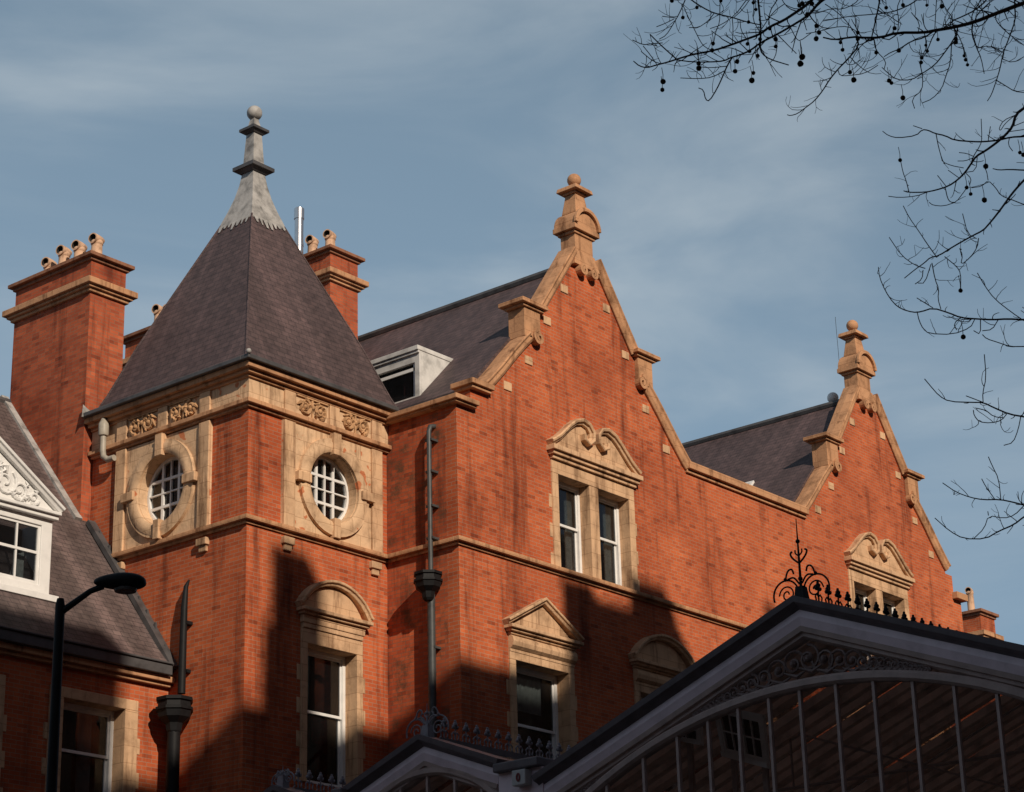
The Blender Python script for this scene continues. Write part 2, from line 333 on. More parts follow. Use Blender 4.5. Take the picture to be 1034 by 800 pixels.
# ------------------------------------------------------------------ windows
def sash_window(b, cx, lights, z0, z1, y, frame=.07, depth=.24, curtain=None, mid=None):
    """white box sash; lights = list of (x0,x1) openings; returns the window part"""
    m = MB(); gl_ = []; zm = mid or (z0+z1)/2
    for x0, x1 in lights:
        ya, yb = y+depth, y+depth+.12
        m.box(x0, x0+frame, ya, yb, z0, z1); m.box(x1-frame, x1, ya, yb, z0, z1)
        m.box(x0+frame, x1-frame, ya, yb, z1-.07, z1); m.box(x0+frame, x1-frame, ya-.05, yb, z0, z0+.08)
        a, c = x0+frame, x1-frame; s = .045
        for (u0, u1, v0, v1, yy) in ((a, c, zm-.03, z1-.07, ya+.025), (a, c, z0+.08, zm+.03, ya+.07)):
            m.box(u0, u0+s, yy, yy+.04, v0, v1); m.box(u1-s, u1, yy, yy+.04, v0, v1)
            m.box(u0+s, u1-s, yy, yy+.04, v1-.05, v1); m.box(u0+s, u1-s, yy, yy+.04, v0, v0+.055)
            gl_.append(MB().box(u0+s-.004, u1-s+.004, yy+.016, yy+.022, v0+.05, v1-.045))
    win = m.build('window', M_white, b, .004, seg=1)
    for g in gl_: g.build('pane', M_glass, win)
    r = MB(); xa, xb = lights[0][0]-.25, lights[-1][1]+.25; ya, yb = y+depth+.13, y+depth+1.9
    r.box(xa, xb, yb, yb+.05, z0-.3, z1+.3); r.box(xa, xa+.05, ya, yb, z0-.3, z1+.3); r.box(xb-.05, xb, ya, yb, z0-.3, z1+.3)
    r.box(xa+.05, xb-.05, ya, yb, z1+.25, z1+.3); r.box(xa+.05, xb-.05, ya, yb, z0-.3, z0-.25)
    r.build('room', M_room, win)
    for (u0, u1, v0) in (curtain or []):
        c = MB(); n = 28
        pts = [(u0+(u1-u0)*i/n, y+depth+.2+.025*math.sin(i*2.1)+.01*math.sin(i*.9)) for i in range(n+1)]
        for (p, q) in zip(pts, pts[1:]): c.face([(p[0],p[1],v0),(q[0],q[1],v0),(q[0],q[1],z1),(p[0],p[1],z1)])
        c.build('curtain', M_curtain, win)
    return win
def surround(win, mat, cx, wi, wo, z0, z1, zt, y, mull=None, quoin=True, proud=.04, back=.42):
    m = MB()
    for s in (-1, 1):
        xs = sorted((cx+s*wi, cx+s*wo)); m.box(xs[0], xs[1], y-proud, y+back, z0, z1)
        if quoin:
            z = z0; k = 0
            while z < z1-.2:
                if k % 2 == 0:
                    e = sorted((cx+s*wo, cx+s*(wo+.09))); m.box(e[0], e[1], y-.012, y+.1, z+.004, min(z+.30, z1)-.004)
                z += .31; k += 1
    m.box(cx-wo, cx+wo, y-proud, y+back, z1, zt)
    if mull: m.box(cx-mull, cx+mull, y-proud+.01, y+back, z0, z1)
    return m.build('stone_surround', mat, win, .012)
def cornice(m, cx, hw, z0, z1, y):
    h = (z1-z0)
    m.box(cx-hw+.10, cx+hw-.10, y-.10, y+.1, z0, z0+.3*h); m.box(cx-hw+.05, cx+hw-.05, y-.16, y+.1, z0+.3*h, z0+.6*h); m.box(cx-hw, cx+hw, y-.22, y+.1, z0+.6*h, z1)
MOULD = lambda y: [(0, y+.05), (0, y-.14), (.05, y-.16), (.06, y-.20), (.11, y-.20), (.11, y+.05)]
def ped_tri(win, mat, cx, hw, z0, z1, h, y):
    m = MB(); cornice(m, cx, hw, z0, z1, y)
    m.slab([(cx-hw+.12, z1), (cx+hw-.12, z1), (cx, z1+h-.05)], [], 'y', y-.05, y+.1)
    m.strip([(cx-hw, z1-.0), (cx, z1+h-.06), (cx+hw, z1-.0)], MOULD(y), 'y')
    return m.build('pediment', mat, win, .008, seg=1)
def ped_seg(win, mat, cx, hw, z0, z1, h, y):
    m = MB(); cornice(m, cx, hw, z0, z1, y)
    r = (hw*hw+h*h)/(2*h); a = math.degrees(math.asin(min(1, hw/r))); cz = z1+h-r-.1
    pts = [(cx+r*math.sin(R(-a+2*a*i/16)), cz+r*math.cos(R(-a+2*a*i/16))) for i in range(17)]
    pts = [(p[0], max(p[1], z1)) for p in pts]
    m.slab([(cx-hw+.12, z1)]+[(cx+hw-.12, z1)]+[(cx+(p[0]-cx)*.93, p[1]-.01) for p in reversed(pts[1:-1])], [], 'y', y-.05, y+.1)
    m.strip(pts, MOULD(y), 'y')
    return m.build('pediment', mat, win, .008, seg=1)
def ped_swan(win, mat, cx, hw, z0, z1, y):
    m = MB(); cornice(m, cx, hw, z0, z1, y)
    half = [(-1.46,.02),(-1.34,.09),(-1.16,.21),(-.98,.37),(-.80,.53),(-.62,.66),(-.42,.72),(-.25,.68),(-.155,.57),(-.165,.45),(-.25,.385),(-.33,.42),(-.335,.49)]
    k = hw/1.5
    half = [(u*k, z) for u, z in half]
    tymp = [(cx+u, z1+z-.03) for u, z in half[:8]]
    tymp = [(cx-hw+.05, z1)]+tymp[1:]+[(cx-.14*k, z1+.42), (cx, z1+.36), (cx+.14*k, z1+.42)]+[(2*cx-u, z) for u, z in reversed(tymp[1:])]+[(cx+hw-.05, z1)]
    m.slab(list(reversed(tymp)), [], 'y', y-.06, y+.1)
    pr = [(-.02, y+.04), (-.02, y-.12), (.03, y-.14), (.03, y-.18), (.08, y-.20), (.105, y-.18), (.105, y+.04)]
    m.strip([(cx+u, z1+z) for u, z in half], pr, 'y')
    m.strip([(cx-u, z1+z) for u, z in reversed(half)], pr, 'y')
    return m.build('pediment', mat, win, .006, seg=1)

# ------------------------------------------------------------------ gabled hotel block
Y0, XC = 26.17, 30.25
H = thing('hotel_block', 'long red brick hotel block with two tall stone-capped gables and slate roofs', 'building', (XC, Y0, 0))
G = [34.56, 46.2]
half = [(-3.42,16.85),(-3.36,17.02),(-2.92,17.47),(-2.5,17.95),(-2.2,18.25),(-2.05,18.36),(-2.05,19.0),(-1.72,19.0),(-1.2,19.76),(-.62,20.58)]
def gab(c): return [(c+u, z) for u, z in half] + [(c-u, z) for u, z in reversed(half)]
top = [(50.3, 0), (50.3, 16.22), (49.95, 16.22), (49.95, 16.85)] + list(reversed(gab(G[1]))) + list(reversed(gab(G[0]))) + [(30.68, 16.85), (30.68, 16.42), (XC, 16.42)]
outline = [(XC, 0)] + list(reversed(top))
holes = [[(c-1.40, 13.72), (c+1.40, 13.72), (c+1.40, 16.0), (c-1.40, 16.0)] for c in (G[0], G[1]-.15)]
LOW = [32.66, 36.68, 40.55, 44.4, 48.2]
holes += [[(c-1.0, 9.0), (c+1.0, 9.0), (c+1.0, 12.0), (c-1.0, 12.0)] for c in LOW]
m = MB(); m.slab(outline, holes, 'y', Y0, Y0+.30); m.build('front_wall', M_brick, H)
m = MB(); m.slab([(Y0+.30, 0), (37, 0), (37, 16.42), (Y0+.30, 16.42)], [], 'x', XC, XC+.4); m.build('side_wall', M_brick_old, H)
m = MB(); m.slab([(Y0+.30, 0), (37, 0), (37, 16.2), (Y0+.30, 16.2)], [], 'x', 49.9, 50.3); m.box(XC+.4, 49.9, 36.6, 37, 0, 16.4); m.build('rear_wall', M_brick, H)
m = MB()
for z0, z1, p in ((13.555, 13.615, .045), (13.615, 13.70, .13)):
    m.box(XC-p, 50.3+p, Y0-p, Y0+.002, z0, z1); m.box(XC-p, XC+.002, Y0+.002, 28.03, z0, z1)
m.build('string_course', M_cope, H, .01)
m = MB()
m.box(XC-.14, 30.74, Y0-.12, 28.02, 16.42, 16.47); m.box(XC-.2, 30.76, Y0-.18, 28.02, 16.47, 16.57)
m.build('parapet_coping', M_cope, H, .012)
m = MB(); m.box(30.62, 31.2, Y0-.12, Y0+.36, 16.85, 16.92); m.box(30.56, 31.24, Y0-.18, Y0+.42, 16.92, 17.03); m.build('pier_cap', M_cope, H, .012)
m = MB(); m.box(37.98, 42.86, Y0-.06, Y0+.5, 16.85, 16.93); m.box(37.98, 42.86, Y0-.14, Y0+.56, 16.93, 17.10); m.build('parapet_coping', M_cope, H, .012)
m = MB(); m.box(49.86, 50.42, Y0-.16, Y0+.7, 16.22, 16.40); m.build('pier_cap', M_cope, H, .012)
for gi, c in enumerate(G):
    for s in (-1, 1):
        f = lambda P_: [(c+u, z) for u, z in P_] if s < 0 else [(c-u, z) for u, z in reversed(P_)]
        lo = [(-3.46,16.98),(-3.34,17.08),(-2.92,17.51),(-2.5,17.98),(-2.2,18.29),(-1.98,18.50)]
        hi = [(-1.64,19.17),(-1.2,19.79),(-.37,20.97)]
        prof = [(-.10, Y0-.05), (-.03, Y0-.10), (.05, Y0-.10), (.09, Y0-.14), (.12, Y0-.13), (.14, Y0+.1), (.12, Y0+.32), (-.10, Y0+.32)]
        m = MB(); m.strip(f(lo), prof, 'y'); m.build('coping', M_cope, H, .01, seg=1)
        m = MB(); m.strip(f(hi), prof, 'y'); m.build('coping', M_cope, H, .01, seg=1)
        m = MB()
        xs = sorted((c+s*1.70, c+s*2.22)); m.box(xs[0], xs[1], Y0-.10, Y0+.34, 18.46, 19.10)
        xs = sorted((c+s*1.62, c+s*2.30)); m.box(xs[0], xs[1], Y0-.15, Y0+.38, 19.10, 19.16)
        xs = sorted((c+s*1.56, c+s*2.40)); m.box(xs[0], xs[1], Y0-.22, Y0+.46, 19.16, 19.25)
        kn = m.build('kneeler', M_cope, H, .012)
        m = MB(); v = spiral(c+s*1.80, 18.52, .16, 90, -s*1.5, 26, .2)
        m.strip(v if s > 0 else v, [(-.035, Y0-.15), (.035, Y0-.15), (.035, Y0+.1), (-.035, Y0+.1)], 'y')
        m.build('scroll', M_cope, kn)
        m = MB(); v = spiral(c+s*.17, 20.57, .12, 90, -s*1.5, 26, .2)
        m.strip(v, [(-.035, Y0-.16), (.035, Y0-.16), (.035, Y0+.1), (-.035, Y0+.1)], 'y'); m.build('scroll', M_cope, H)
        for dx, z in ((.74, 19.98), (1.36, 19.06), (2.02, 17.98), (2.72, 17.22)):
            m = MB(); q = c+s*dx; m.box(q-.12, q+.12, Y0-.025, Y0+.05, z-.09, z+.09); m.build('bonding_stone', M_stone, H, .01)
    # finial
    yc = Y0+.17
    m = MB(); m.frus(c, yc, 20.66, 21.03, .44, .28, .34, .22); m.frus(c, yc, 21.03, 21.43, .31, .2, .31, .2)
    m.box(c-.36, c+.36, yc-.24, yc+.24, 21.43, 21.50); m.box(c-.44, c+.44, yc-.31, yc+.31, 21.50, 21.62)
    m.slab([(c-.42, 21.62)]+[(c+.42, 21.62)]+arc(c, 21.62, .42, .43, 0, 180, 14)[1:-1], [], 'y', yc-.29, yc+.29)
    m.strip(list(reversed(arc(c, 21.62, .36, .36, 0, 180, 14))), [(0, yc-.36), (.09, yc-.36), (.09, yc-.28), (0, yc-.28)], 'y')
    m.frus(c, yc, 21.98, 22.46, .24, .2, .16, .14); m.box(c-.2, c+.2, yc-.18, yc+.18, 22.46, 22.52); m.frus(c, yc, 22.52, 22.62, .31, .28, .29, .26); m.frus(c, yc, 22.62, 22.72, .15, .15, .08, .08)
    fi = m.build('finial', M_cope, H, .012)
    m = MB(); m.ball((c, yc, 22.86), .155, 20, 14); m.build('stone_ball', M_cope, fi, smooth=True)
    if gi == 1:
        m = MB(); m.tube([(c-.3, yc+.3, 21.9), (c-.31, yc+.3, 23.1)], .006, 5); m.build('aerial', M_iron, fi)
    # gable window
    if gi: c -= .15
    lights = [(c-1.20, c-.15), (c+.15, c+1.20)]
    wn = sash_window(H, c, lights, 13.72, 15.71, Y0, mid=14.78, curtain=[(c-.78, c-.66, 13.8), (c-.42, c-.2, 13.8), (c+.5, c+.62, 13.8), (c+.9, c+1.16, 13.8)])
    surround(wn, M_stone, c, 1.20, 1.40, 13.705, 15.71, 16.0, Y0, mull=.15)
    ped_swan(wn, M_stone, c, 1.52, 16.0, 16.26, Y0)
    # slate roof behind the gable
    if gi: c += .15
    m = MB(); zr, ze = 20.86, 17.02
    for s in (-1, 1):
        xe = c+s*3.66
        m.hull([(xe, Y0+.3, ze), (c, Y0+.3, zr), (c, 36.6, zr), (xe, 36.6, ze), (xe, Y0+.3, ze-.12), (c, Y0+.3, zr-.14), (c, 36.6, zr-.14), (xe, 36.6, ze-.12)],
               [(0,1,2,3), (4,5,6,7), (0,1,5,4), (1,2,6,5), (2,3,7,6), (3,0,4,7)])
    rf = m.build('slate_roof', M_slate, H)
    m = MB(); m.tube([(c, Y0+.31, zr+.02), (c, 36.6, zr+.02)], .10, 8); m.build('ridge_tiles', M_lead_d, rf)
    m = MB()
    for s in (-1, 1):
        q = c+s*3.62; m.box(q-.07, q+.07, Y0+.42, 36.5, ze-.16, ze-.03)
        xs = sorted((c+s*3.2, c+s*3.45)); m.box(xs[0], xs[1], Y0+.42, 36.5, 16.3, ze-.1)
    m.build('gutter', M_lead_d, H)
m = MB(); m.box(30.66, 49.9, Y0+.6, 36.6, 16.2, 16.34); m.build('lead_flat', M_lead_d, H)
m = MB(); m.ball((46.3, 27.15, 21.10), .15); m.tube([(46.3, 27.15, 20.8), (46.3, 27.15, 21.0)], .05, 8); m.build('roof_lamp', M_white, H, smooth=True)
# lower windows
for i, c in enumerate(LOW):
    wn = sash_window(H, c, [(c-.82, c+.82)], 9.0, 11.57, Y0, frame=.08, depth=.27, mid=10.42, curtain=[(c-.25, c+.55, 10.75)])
    surround(wn, M_stone, c, .82, 1.0, 9.0, 11.57, 11.72, Y0)
    m = MB(); m.box(c-1.0, c+1.0, Y0-.05, Y0+.3, 11.72, 11.77)
    m.hull([(c-1.0+e, Y0-.05-p, z) for z, p, e in ((11.77,0,0),(11.83,.07,0),(11.91,.09,0),(11.99,.07,0),(12.05,0,0))]+[(c+1.0, Y0-.05-p, z) for z, p in ((11.77,0),(11.83,.07),(11.91,.09),(11.99,.07),(12.05,0))]+[(c-1.0, Y0+.3, 11.77), (c-1.0, Y0+.3, 12.05), (c+1.0, Y0+.3, 11.77), (c+1.0, Y0+.3, 12.05)],
           [(0,1,6,5),(1,2,7,6),(2,3,8,7),(3,4,9,8),(0,1,2,3,4,11,10),(5,6,7,8,9,13,12)])
    m.build('stone_frieze', M_stone, wn, smooth=False)
    (ped_tri if i % 2 == 0 else ped_seg)(wn, M_stone, c, 1.12, 12.05, 12.22, .66, Y0)
# dormer on the left roof slope
m = MB(); xa, ya, yb, za, zb = 31.16, 27.93, 29.5, 17.2, 18.40
m.slab([(ya, za), (yb, za), (yb, zb-.1), (ya, zb-.1)], [[(ya+.14, za+.12), (yb-.14, za+.12), (yb-.14, zb-.34), (ya+.14, zb-.34)]], 'x', xa, xa+.1)
for y_ in (ya, yb-.06): m.slab([(xa+.1, za), (xa+.1, zb-.1), (32.16, zb-.1), (32.14, 18.24)], [], 'y', y_, y_+.06)
m.box(xa-.07, 32.24, ya-.015, yb+.07, zb-.1, zb); m.box(xa-.04, xa-.002, ya-.01, yb+.03, zb-.16, zb-.1)
m.box(xa-.06, xa-.002, ya-.03, yb+.03, za-.06, za+.02)
dm = m.build('dormer', M_whiteold, H, .008, seg=1)
m = MB(); m.box(xa+.03, xa+.09, ya+.14, yb-.14, za+.70, za+.77); m.box(xa+.03, xa+.08, ya+.14, ya+.2, za+.12, zb-.34); m.box(xa+.03, xa+.08, yb-.2, yb-.14, za+.12, zb-.34); m.build('sash', M_white, dm)
m = MB(); m.box(xa+.055, xa+.06, ya+.13, yb-.13, za+.11, zb-.33); m.build('pane', M_glass, dm)
m = MB(); m.box(xa+.7, xa+.72, ya+.08, yb-.08, za+.1, zb-.15); m.build('room', M_room, dm)
m = MB(); c_ = [(xa+.2+.03*math.sin(i*1.7), ya+.16+.5*i/16) for i in range(17)]
for p, q in zip(c_, c_[1:]): m.face([(p[0],p[1],za+.12),(q[0],q[1],za+.12),(q[0],q[1],zb-.3),(p[0],p[1],zb-.3)])
m.build('curtain', plain('wine red curtain', (.10, .02, .022), .9), dm)
# rooflight on the right slope
m = MB()
for k in range(2):
    u0, u1 = (43.5, 43.98); z_ = lambda x: 20.86-(46.3-x)*(3.84/3.66)
    y_ = 28.2+k*.62
    pts = [(u0, y_), (u1, y_), (u1, y_+.56), (u0, y_+.56)]
    m.hull([(x, y, z_(x)+.02) for x, y in pts]+[(x-.07, y, z_(x)+.11) for x, y in pts], [(0,1,5,4),(1,2,6,5),(2,3,7,6),(3,0,4,7),(4,5,6,7)])
rl = m.build('rooflight', M_white, H)
m = MB()
for k in range(2):
    y_ = 28.26+k*.62; pts = [(43.56, y_), (43.92, y_), (43.92, y_+.44), (43.56, y_+.44)]
    m.face([(x-.075, y, z_(x)+.118) for x, y in pts])
m.build('lid', M_whiteold, rl)
# pots, chimneys
def pot(b, x, y, z, h=.40, r=.125, hood=True):
    m = MB(); m.lathe(x, y, [(r*1.12, z), (r*1.12, z+.05), (r, z+.07), (r*.92, z+h-.1), (r*1.05, z+h-.08), (r*1.05, z+h-.03), (r*.9, z+h)], 14)
    p = m.build('chimney_pot', M_pot, b, smooth=True)
    if hood:
        d = Vector((.98, .17, 0)); c0 = Vector((x, y, z+h+.02)); R_ = r*.92; n = 14
        ring = lambda m_, c, r_: [m_.b.verts.new(c + Vector((d.y*r_*math.cos(2*math.pi*k/n), -d.x*r_*math.cos(2*math.pi*k/n), r_*math.sin(2*math.pi*k/n)))) for k in range(n)]
        def skin(m_, rr):
            for a, c in zip(rr, rr[1:]):
                for k in range(n): m_.b.faces.new([a[k], a[(k+1) % n], c[(k+1) % n], c[k]])
        m = MB(); rr = [ring(m, c0-d*.15, R_*.78), ring(m, c0-d*.15, R_), ring(m, c0-d*.02, R_), ring(m, c0+d*.10, R_*.9), ring(m, c0+d*.17+Vector((0, 0, .03)), R_*.55)]
        skin(m, rr); m.b.faces.new(rr[-1]); cw = m.build('cowl', M_pot, p, smooth=True)
        m = MB(); rr = [ring(m, c0-d*.151, R_*.79), ring(m, c0-d*.02, R_*.75)]; skin(m, rr); m.b.faces.new(rr[-1]); m.build('mouth', M_soot, p)
    return p
def chimney(b, x0, x1, y0, y1, zb, zt, mat, pots, k=1.0):
    m = MB(); m.box(x0, x1, y0, y1, zb, zt-.15*k)
    ch = m.build('chimney', mat, b)
    m = MB(); zc = zt-.62*k
    m.box(x0-.06, x1+.06, y0-.06, y1+.06, zc-.24*k, zc-.17*k); m.box(x0-.12, x1+.12, y0-.12, y1+.12, zc-.17*k, zc-.11*k)
    m.box(x0-.19, x1+.19, y0-.19, y1+.19, zc-.11*k, zc+.02); m.build('stone_band', M_cope, ch, .012)
    m = MB(); m.box(x0-.05, x1+.05, y0-.05, y1+.05, zt-.15*k, zt-.08*k); m.box(x0-.13, x1+.13, y0-.13, y1+.13, zt-.08*k, zt); m.build('cap', M_capbr, ch, .01)
    for px, py, h in pots: pot(ch, px, py, zt, h)
    return ch
chimney(H, 33.2, 34.12, 32.5, 34.6, 15, 22.72, M_brick_ch, [(33.42, 32.72, .40), (33.42, 33.3, .44)])
chimney(H, 30.0, 31.0, 33.5, 35.85, 15, 20.42, M_brick_old, [(30.2, 34.95, .46), (30.2, 34.6, .36)])
m = MB(); m.tube([(32.67, 33, 18), (32.67, 33, 23.6)], .105, 18); m.lathe(32.67, 33, [(.12, 23.4), (.12, 23.66), (.10, 23.68)], 18); m.lathe(32.67, 33, [(.112, 22.7), (.112, 22.78)], 18); m.build('flue', M_steel, H, smooth=True)
# rainwater pipe on the return wall
xp, yp = XC-.17, 26.74
m = MB(); m.tube([(xp, yp, 12.95), (xp, yp, 15.95), (xp+.04, yp, 16.06), (XC+.02, yp, 16.1)], .05, 10); m.tube([(xp, yp, 0), (xp, yp, 12.75)], .078, 10)
for z in (15.75, 15.1, 14.4, 13.75, 11.6, 10.2): m.box(xp-.02, XC, yp-.085, yp+.085, z, z+.045)
pp = m.build('downpipe', M_pipe, H, smooth=True)
def hopper(p, x, y, z, s=1.0):
    m = MB(); m.lathe(x, y, [(.10*s, z-.42*s), (.14*s, z-.36*s), (.17*s, z-.22*s), (.30*s, z-.12*s), (.33*s, z), (.36*s, z+.01), (.36*s, z+.06*s), (.32*s, z+.07*s), (.31*s, z+.16*s), (.35*s, z+.18*s), (.35*s, z+.24*s), (.28*s, z+.24*s), (.26*s, z+.1*s)], 8, R(22.5))
    m.build('hopper', M_iron, p)
hopper(pp, xp-.08, yp, 12.86, .82)
# ------------------------------------------------------------------ corner tower
XT, YT = 26.47, 28.03
T = thing('corner_tower', 'square brick corner tower with pyramid slate roof, lead finial and two oval windows', 'building', (XT, YT, 0))
FACES = [('y', YT, 27.33, 30.03, 28.68), ('x', XT, 29.0, 31.68, 30.34)]
ell = lambda c, z, a, b, n=32: [(c+a*math.cos(2*math.pi*i/n), z+b*math.sin(2*math.pi*i/n)) for i in range(n)]
ZO = 14.74
CT = 28.70
m = MB(); m.slab([(XT, 0), (30.25, 0), (30.25, 16.5), (XT, 16.5)], [ell(28.68, ZO, .74, .76), [(CT-.82, 9.0), (CT+.82, 9.0), (CT+.82, 11.95), (CT-.82, 11.95)]], 'y', YT, YT+.4); m.build('front_wall', M_brick, T)
m = MB(); m.slab([(YT+.4, 0), (32.49, 0), (32.49, 16.5), (YT+.4, 16.5)], [ell(30.34, ZO, .74, .76)], 'x', XT, XT+.4); m.build('side_wall', M_brick, T)
def lband(m, z0, z1, p, q=None):
    m.box(XT-p, 30.245, YT-p, YT+.002, z0, z1); m.box(XT-p, XT+.002, YT+.002, 32.48, z0, z1)
m = MB(); lband(m, 13.555, 13.615, .045); lband(m, 13.615, 13.70, .13); m.build('string_course', M_cope, T, .01)
m = MB(); lband(m, 15.83, 15.885, .07); lband(m, 15.885, 15.97, .15); m.build('ledge', M_cope, T, .01)
m = MB(); lband(m, 15.97, 16.40, .05); m.build('frieze', M_stone_t, T)
m = MB(); lband(m, 16.40, 16.46, .10); lband(m, 16.46, 16.53, .18); lband(m, 16.53, 16.64, .27); m.build('cornice', M_cope, T, .01)
m = MB()
m.box(XT-.36, 30.24, YT-.36, YT-.14, 16.64, 16.73); m.box(XT-.36, XT-.14, YT-.14, 32.45, 16.64, 16.73); m.build('gutter', M_lead_d, T, .015)
m = MB(); m.ball((XT-.36, YT-.36, 16.76), .05); m.build('gutter_corner', M_lead, T)
def bx(m, ax, face, u0, u1, z0, z1, d0, d1):
    if ax == 'y': m.box(u0, u1, face-d1, face-d0, z0, z1)
    else: m.box(face-d1, face-d0, u0, u1, z0, z1)
for ax, fc, u0, u1, uc in FACES:
    out = 'y' if ax == 'y' else 'x'
    m = MB(); m.slab([(u0, 13.705), (u1, 13.705), (u1, 15.795), (u0, 15.795)], [ell(uc, ZO, .66, .69)], ax, fc-.045, fc+.3)
    pn = m.build('stone_panel', M_stone_t, T)
    for a in ((u0, u0+.29), (u1-.29, u1)):
        m = MB(); bx(m, ax, fc, a[0], a[1], 13.705, 15.795, .045, .10); m.build('pilaster', M_stone, pn, .012)
    m = MB(); d = fc-.045
    m.strip(ell(uc, ZO, .67, .70, 40), [(.0, d+.02), (.0, d-.06), (-.05, d-.09), (-.17, d-.10), (-.22, d-.07), (-.275, d-.07), (-.28, d+.02)], ax, True)
    m.build('ring_moulding', M_stone_t, pn, smooth=True)
    for a, b, c0, c1 in ((uc-.10, uc+.10, ZO+.64, 15.825), (uc-.08, uc+.08, 13.71, ZO-.64), (uc-1.05, uc-.70, ZO-.09, ZO+.09), (uc+.70, uc+1.05, ZO-.09, ZO+.09)):
        m = MB(); bx(m, ax, fc, a, b, c0, c1, .046, .185); m.build('keystone', M_stone, pn, .012)
    # oval window
    di = fc+.16
    m = MB(); m.strip(ell(uc, ZO, .655, .685, 40), [(0, di), (.055, di), (.055, di+.08), (0, di+.08)], ax, True)
    def bar(u0_, u1_, z0_, z1_, t=.0): bx(m, ax, di+.04, u0_, u1_, z0_, z1_, -.01-t, .03+t)
    ew = lambda z: .64*math.sqrt(max(0, 1-((z)/.67)**2)); eh = lambda u: .67*math.sqrt(max(0, 1-(u/.64)**2))
    for u_, t in ((-.23, .03), (.23, .03), (0, .015)): bar(uc+u_-t, uc+u_+t, ZO-eh(u_), ZO+eh(u_), 0 if u_ else .002)
    for z_, t in ((.27, .026), (-.27, .026), (0, .013)): bar(uc-ew(z_), uc+ew(z_), ZO+z_-t, ZO+z_+t, .004 if z_ else .006)
    ow = m.build('oval_window', M_white, T)
    m = MB(); e = ell(uc, ZO, .65, .68, 32); m.face([(u, di+.05, z) if ax == 'y' else (di+.05, u, z) for u, z in e]); m.build('pane', M_glass, ow)
    m = MB(); q0, q1 = .26, 1.1
    for a_ in ((uc-1.15, uc+1.15, ZO-1.0, ZO+1.0, -q1-.02, -q1), (uc-1.15, uc-1.12, ZO-1.0, ZO+1.0, -q1, -q0), (uc+1.12, uc+1.15, ZO-1.0, ZO+1.0, -q1, -q0), (uc-1.12, uc+1.12, ZO-1.0, ZO-.97, -q1, -q0), (uc-1.12, uc+1.12, ZO+.97, ZO+1.0, -q1, -q0)): bx(m, ax, di, *a_)
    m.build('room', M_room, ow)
    # frieze blocks and carved panels
    w_ = (u1-u0-.29*2-.27)/2
    for a in ((u0, u0+.29), (u0+.29+w_, u0+.56+w_), (u1-.29, u1)):
        m = MB(); bx(m, ax, fc, a[0], a[1], 15.975, 16.395, .05, .10); m.build('frieze_block', M_stone, T, .012)
    for a in (u0+.29, u0+.56+w_):
        m = MB(); b0, b1 = a+.03, a+w_-.03; cz = 16.185
        f = (lambda u, z, dd: (u, fc-dd, z)) if ax == 'y' else (lambda u, z, dd: (fc-dd, u, z))
        bx(m, ax, fc, b0, b1, 15.975, 16.0, .05, .09); bx(m, ax, fc, b0, b1, 16.37, 16.395, .05, .09)
        for q in range(2):
            uq = b0+(b1-b0)*(.27+.46*q)
            sp_ = spiral(uq, cz, .165, 90+180*q, 1.6*(1 if q else -1), 22, .15)
            m.tube([f(u, z, .075) for u, z in sp_], [.042-.012*i/22 for i in range(23)], 6)
            for k in range(7):
                an = random.uniform(0, 6.28); rr_ = random.uniform(.10, .165)
                m.tube([f(uq+rr_*.6*math.cos(an), cz+rr_*.6*math.sin(an), .06), f(uq+rr_*math.cos(an), cz+rr_*math.sin(an), .10), f(uq+1.35*rr_*math.cos(an+.4), cz+1.15*rr_*math.sin(an+.4), .06)], [.02, .04, .012], 5)
            m.ball(f(uq, cz, .08), .05, 8, 6)
        m.ball(f((b0+b1)/2, cz+.03, .08), .055, 8, 6); m.tube([f((b0+b1)/2, 16.0, .07), f((b0+b1)/2, 16.36, .07)], .025, 6)
        m.build('carved_panel', M_carve, T)
    # brackets under the string course
    for a in (u0+.02, u1-.30):
        m = MB(); bx(m, ax, fc, a, a+.28, 13.36, 13.50, -.01, .10); bx(m, ax, fc, a+.04, a+.24, 13.24, 13.36, -.01, .06); m.build('bracket', M_stone, T, .015)
# lower window
wn = sash_window(T, CT, [(CT-.66, CT+.66)], 9.0, 11.58, YT, frame=.08, depth=.27, mid=10.40)
surround(wn, M_stone, CT, .66, .82, 9.0, 11.58, 11.86, YT)
m = MB(); m.box(CT-.80, CT+.80, YT-.07, YT+.2, 11.86, 11.95); m.box(CT-.83, CT+.83, YT-.09, YT+.2, 11.95, 12.05); m.build('stone_frieze', M_stone, wn, .012)
ped_seg(wn, M_stone, CT, .93, 12.05, 12.22, .64, YT)
# roof
RX, RY = 28.45, 30.1
m = MB(); prof = [(2.16, 16.72), (2.0, 17.08), (1.60, 18.16), (.46, 20.86)]
rg = [[(RX-w_, RY-w_, z), (RX+w_, RY-w_, z), (RX+w_, RY+w_, z), (RX-w_, RY+w_, z)] for w_, z in prof]
V = [p for r_ in rg for p in r_]; F = [(4*i+k, 4*i+(k+1) % 4, 4*i+4+(k+1) % 4, 4*i+4+k) for i in range(3) for k in range(4)]+[(0,3,2,1), (12,13,14,15)]
m.hull(V, F); m.build('slate_roof', M_slate, T)
for k in range(4):
    sx, sy = ((-1,-1),(1,-1),(1,1),(-1,1))[k]
    m = MB(); m.tube([(RX+sx*w_, RY+sy*w_, z+.005) for w_, z in prof], .022, 6); m.build('hip_roll', M_slate, T, smooth=True)
m = MB(); P_ = [(.50, 20.78), (.455, 20.93), (.36, 21.2), (.27, 21.5), (.205, 21.8), (.17, 22.05)]
for (a, z0), (b, z1) in zip(P_, P_[1:]): m.frus(RX, RY, z0, z1, a, a, b, b)
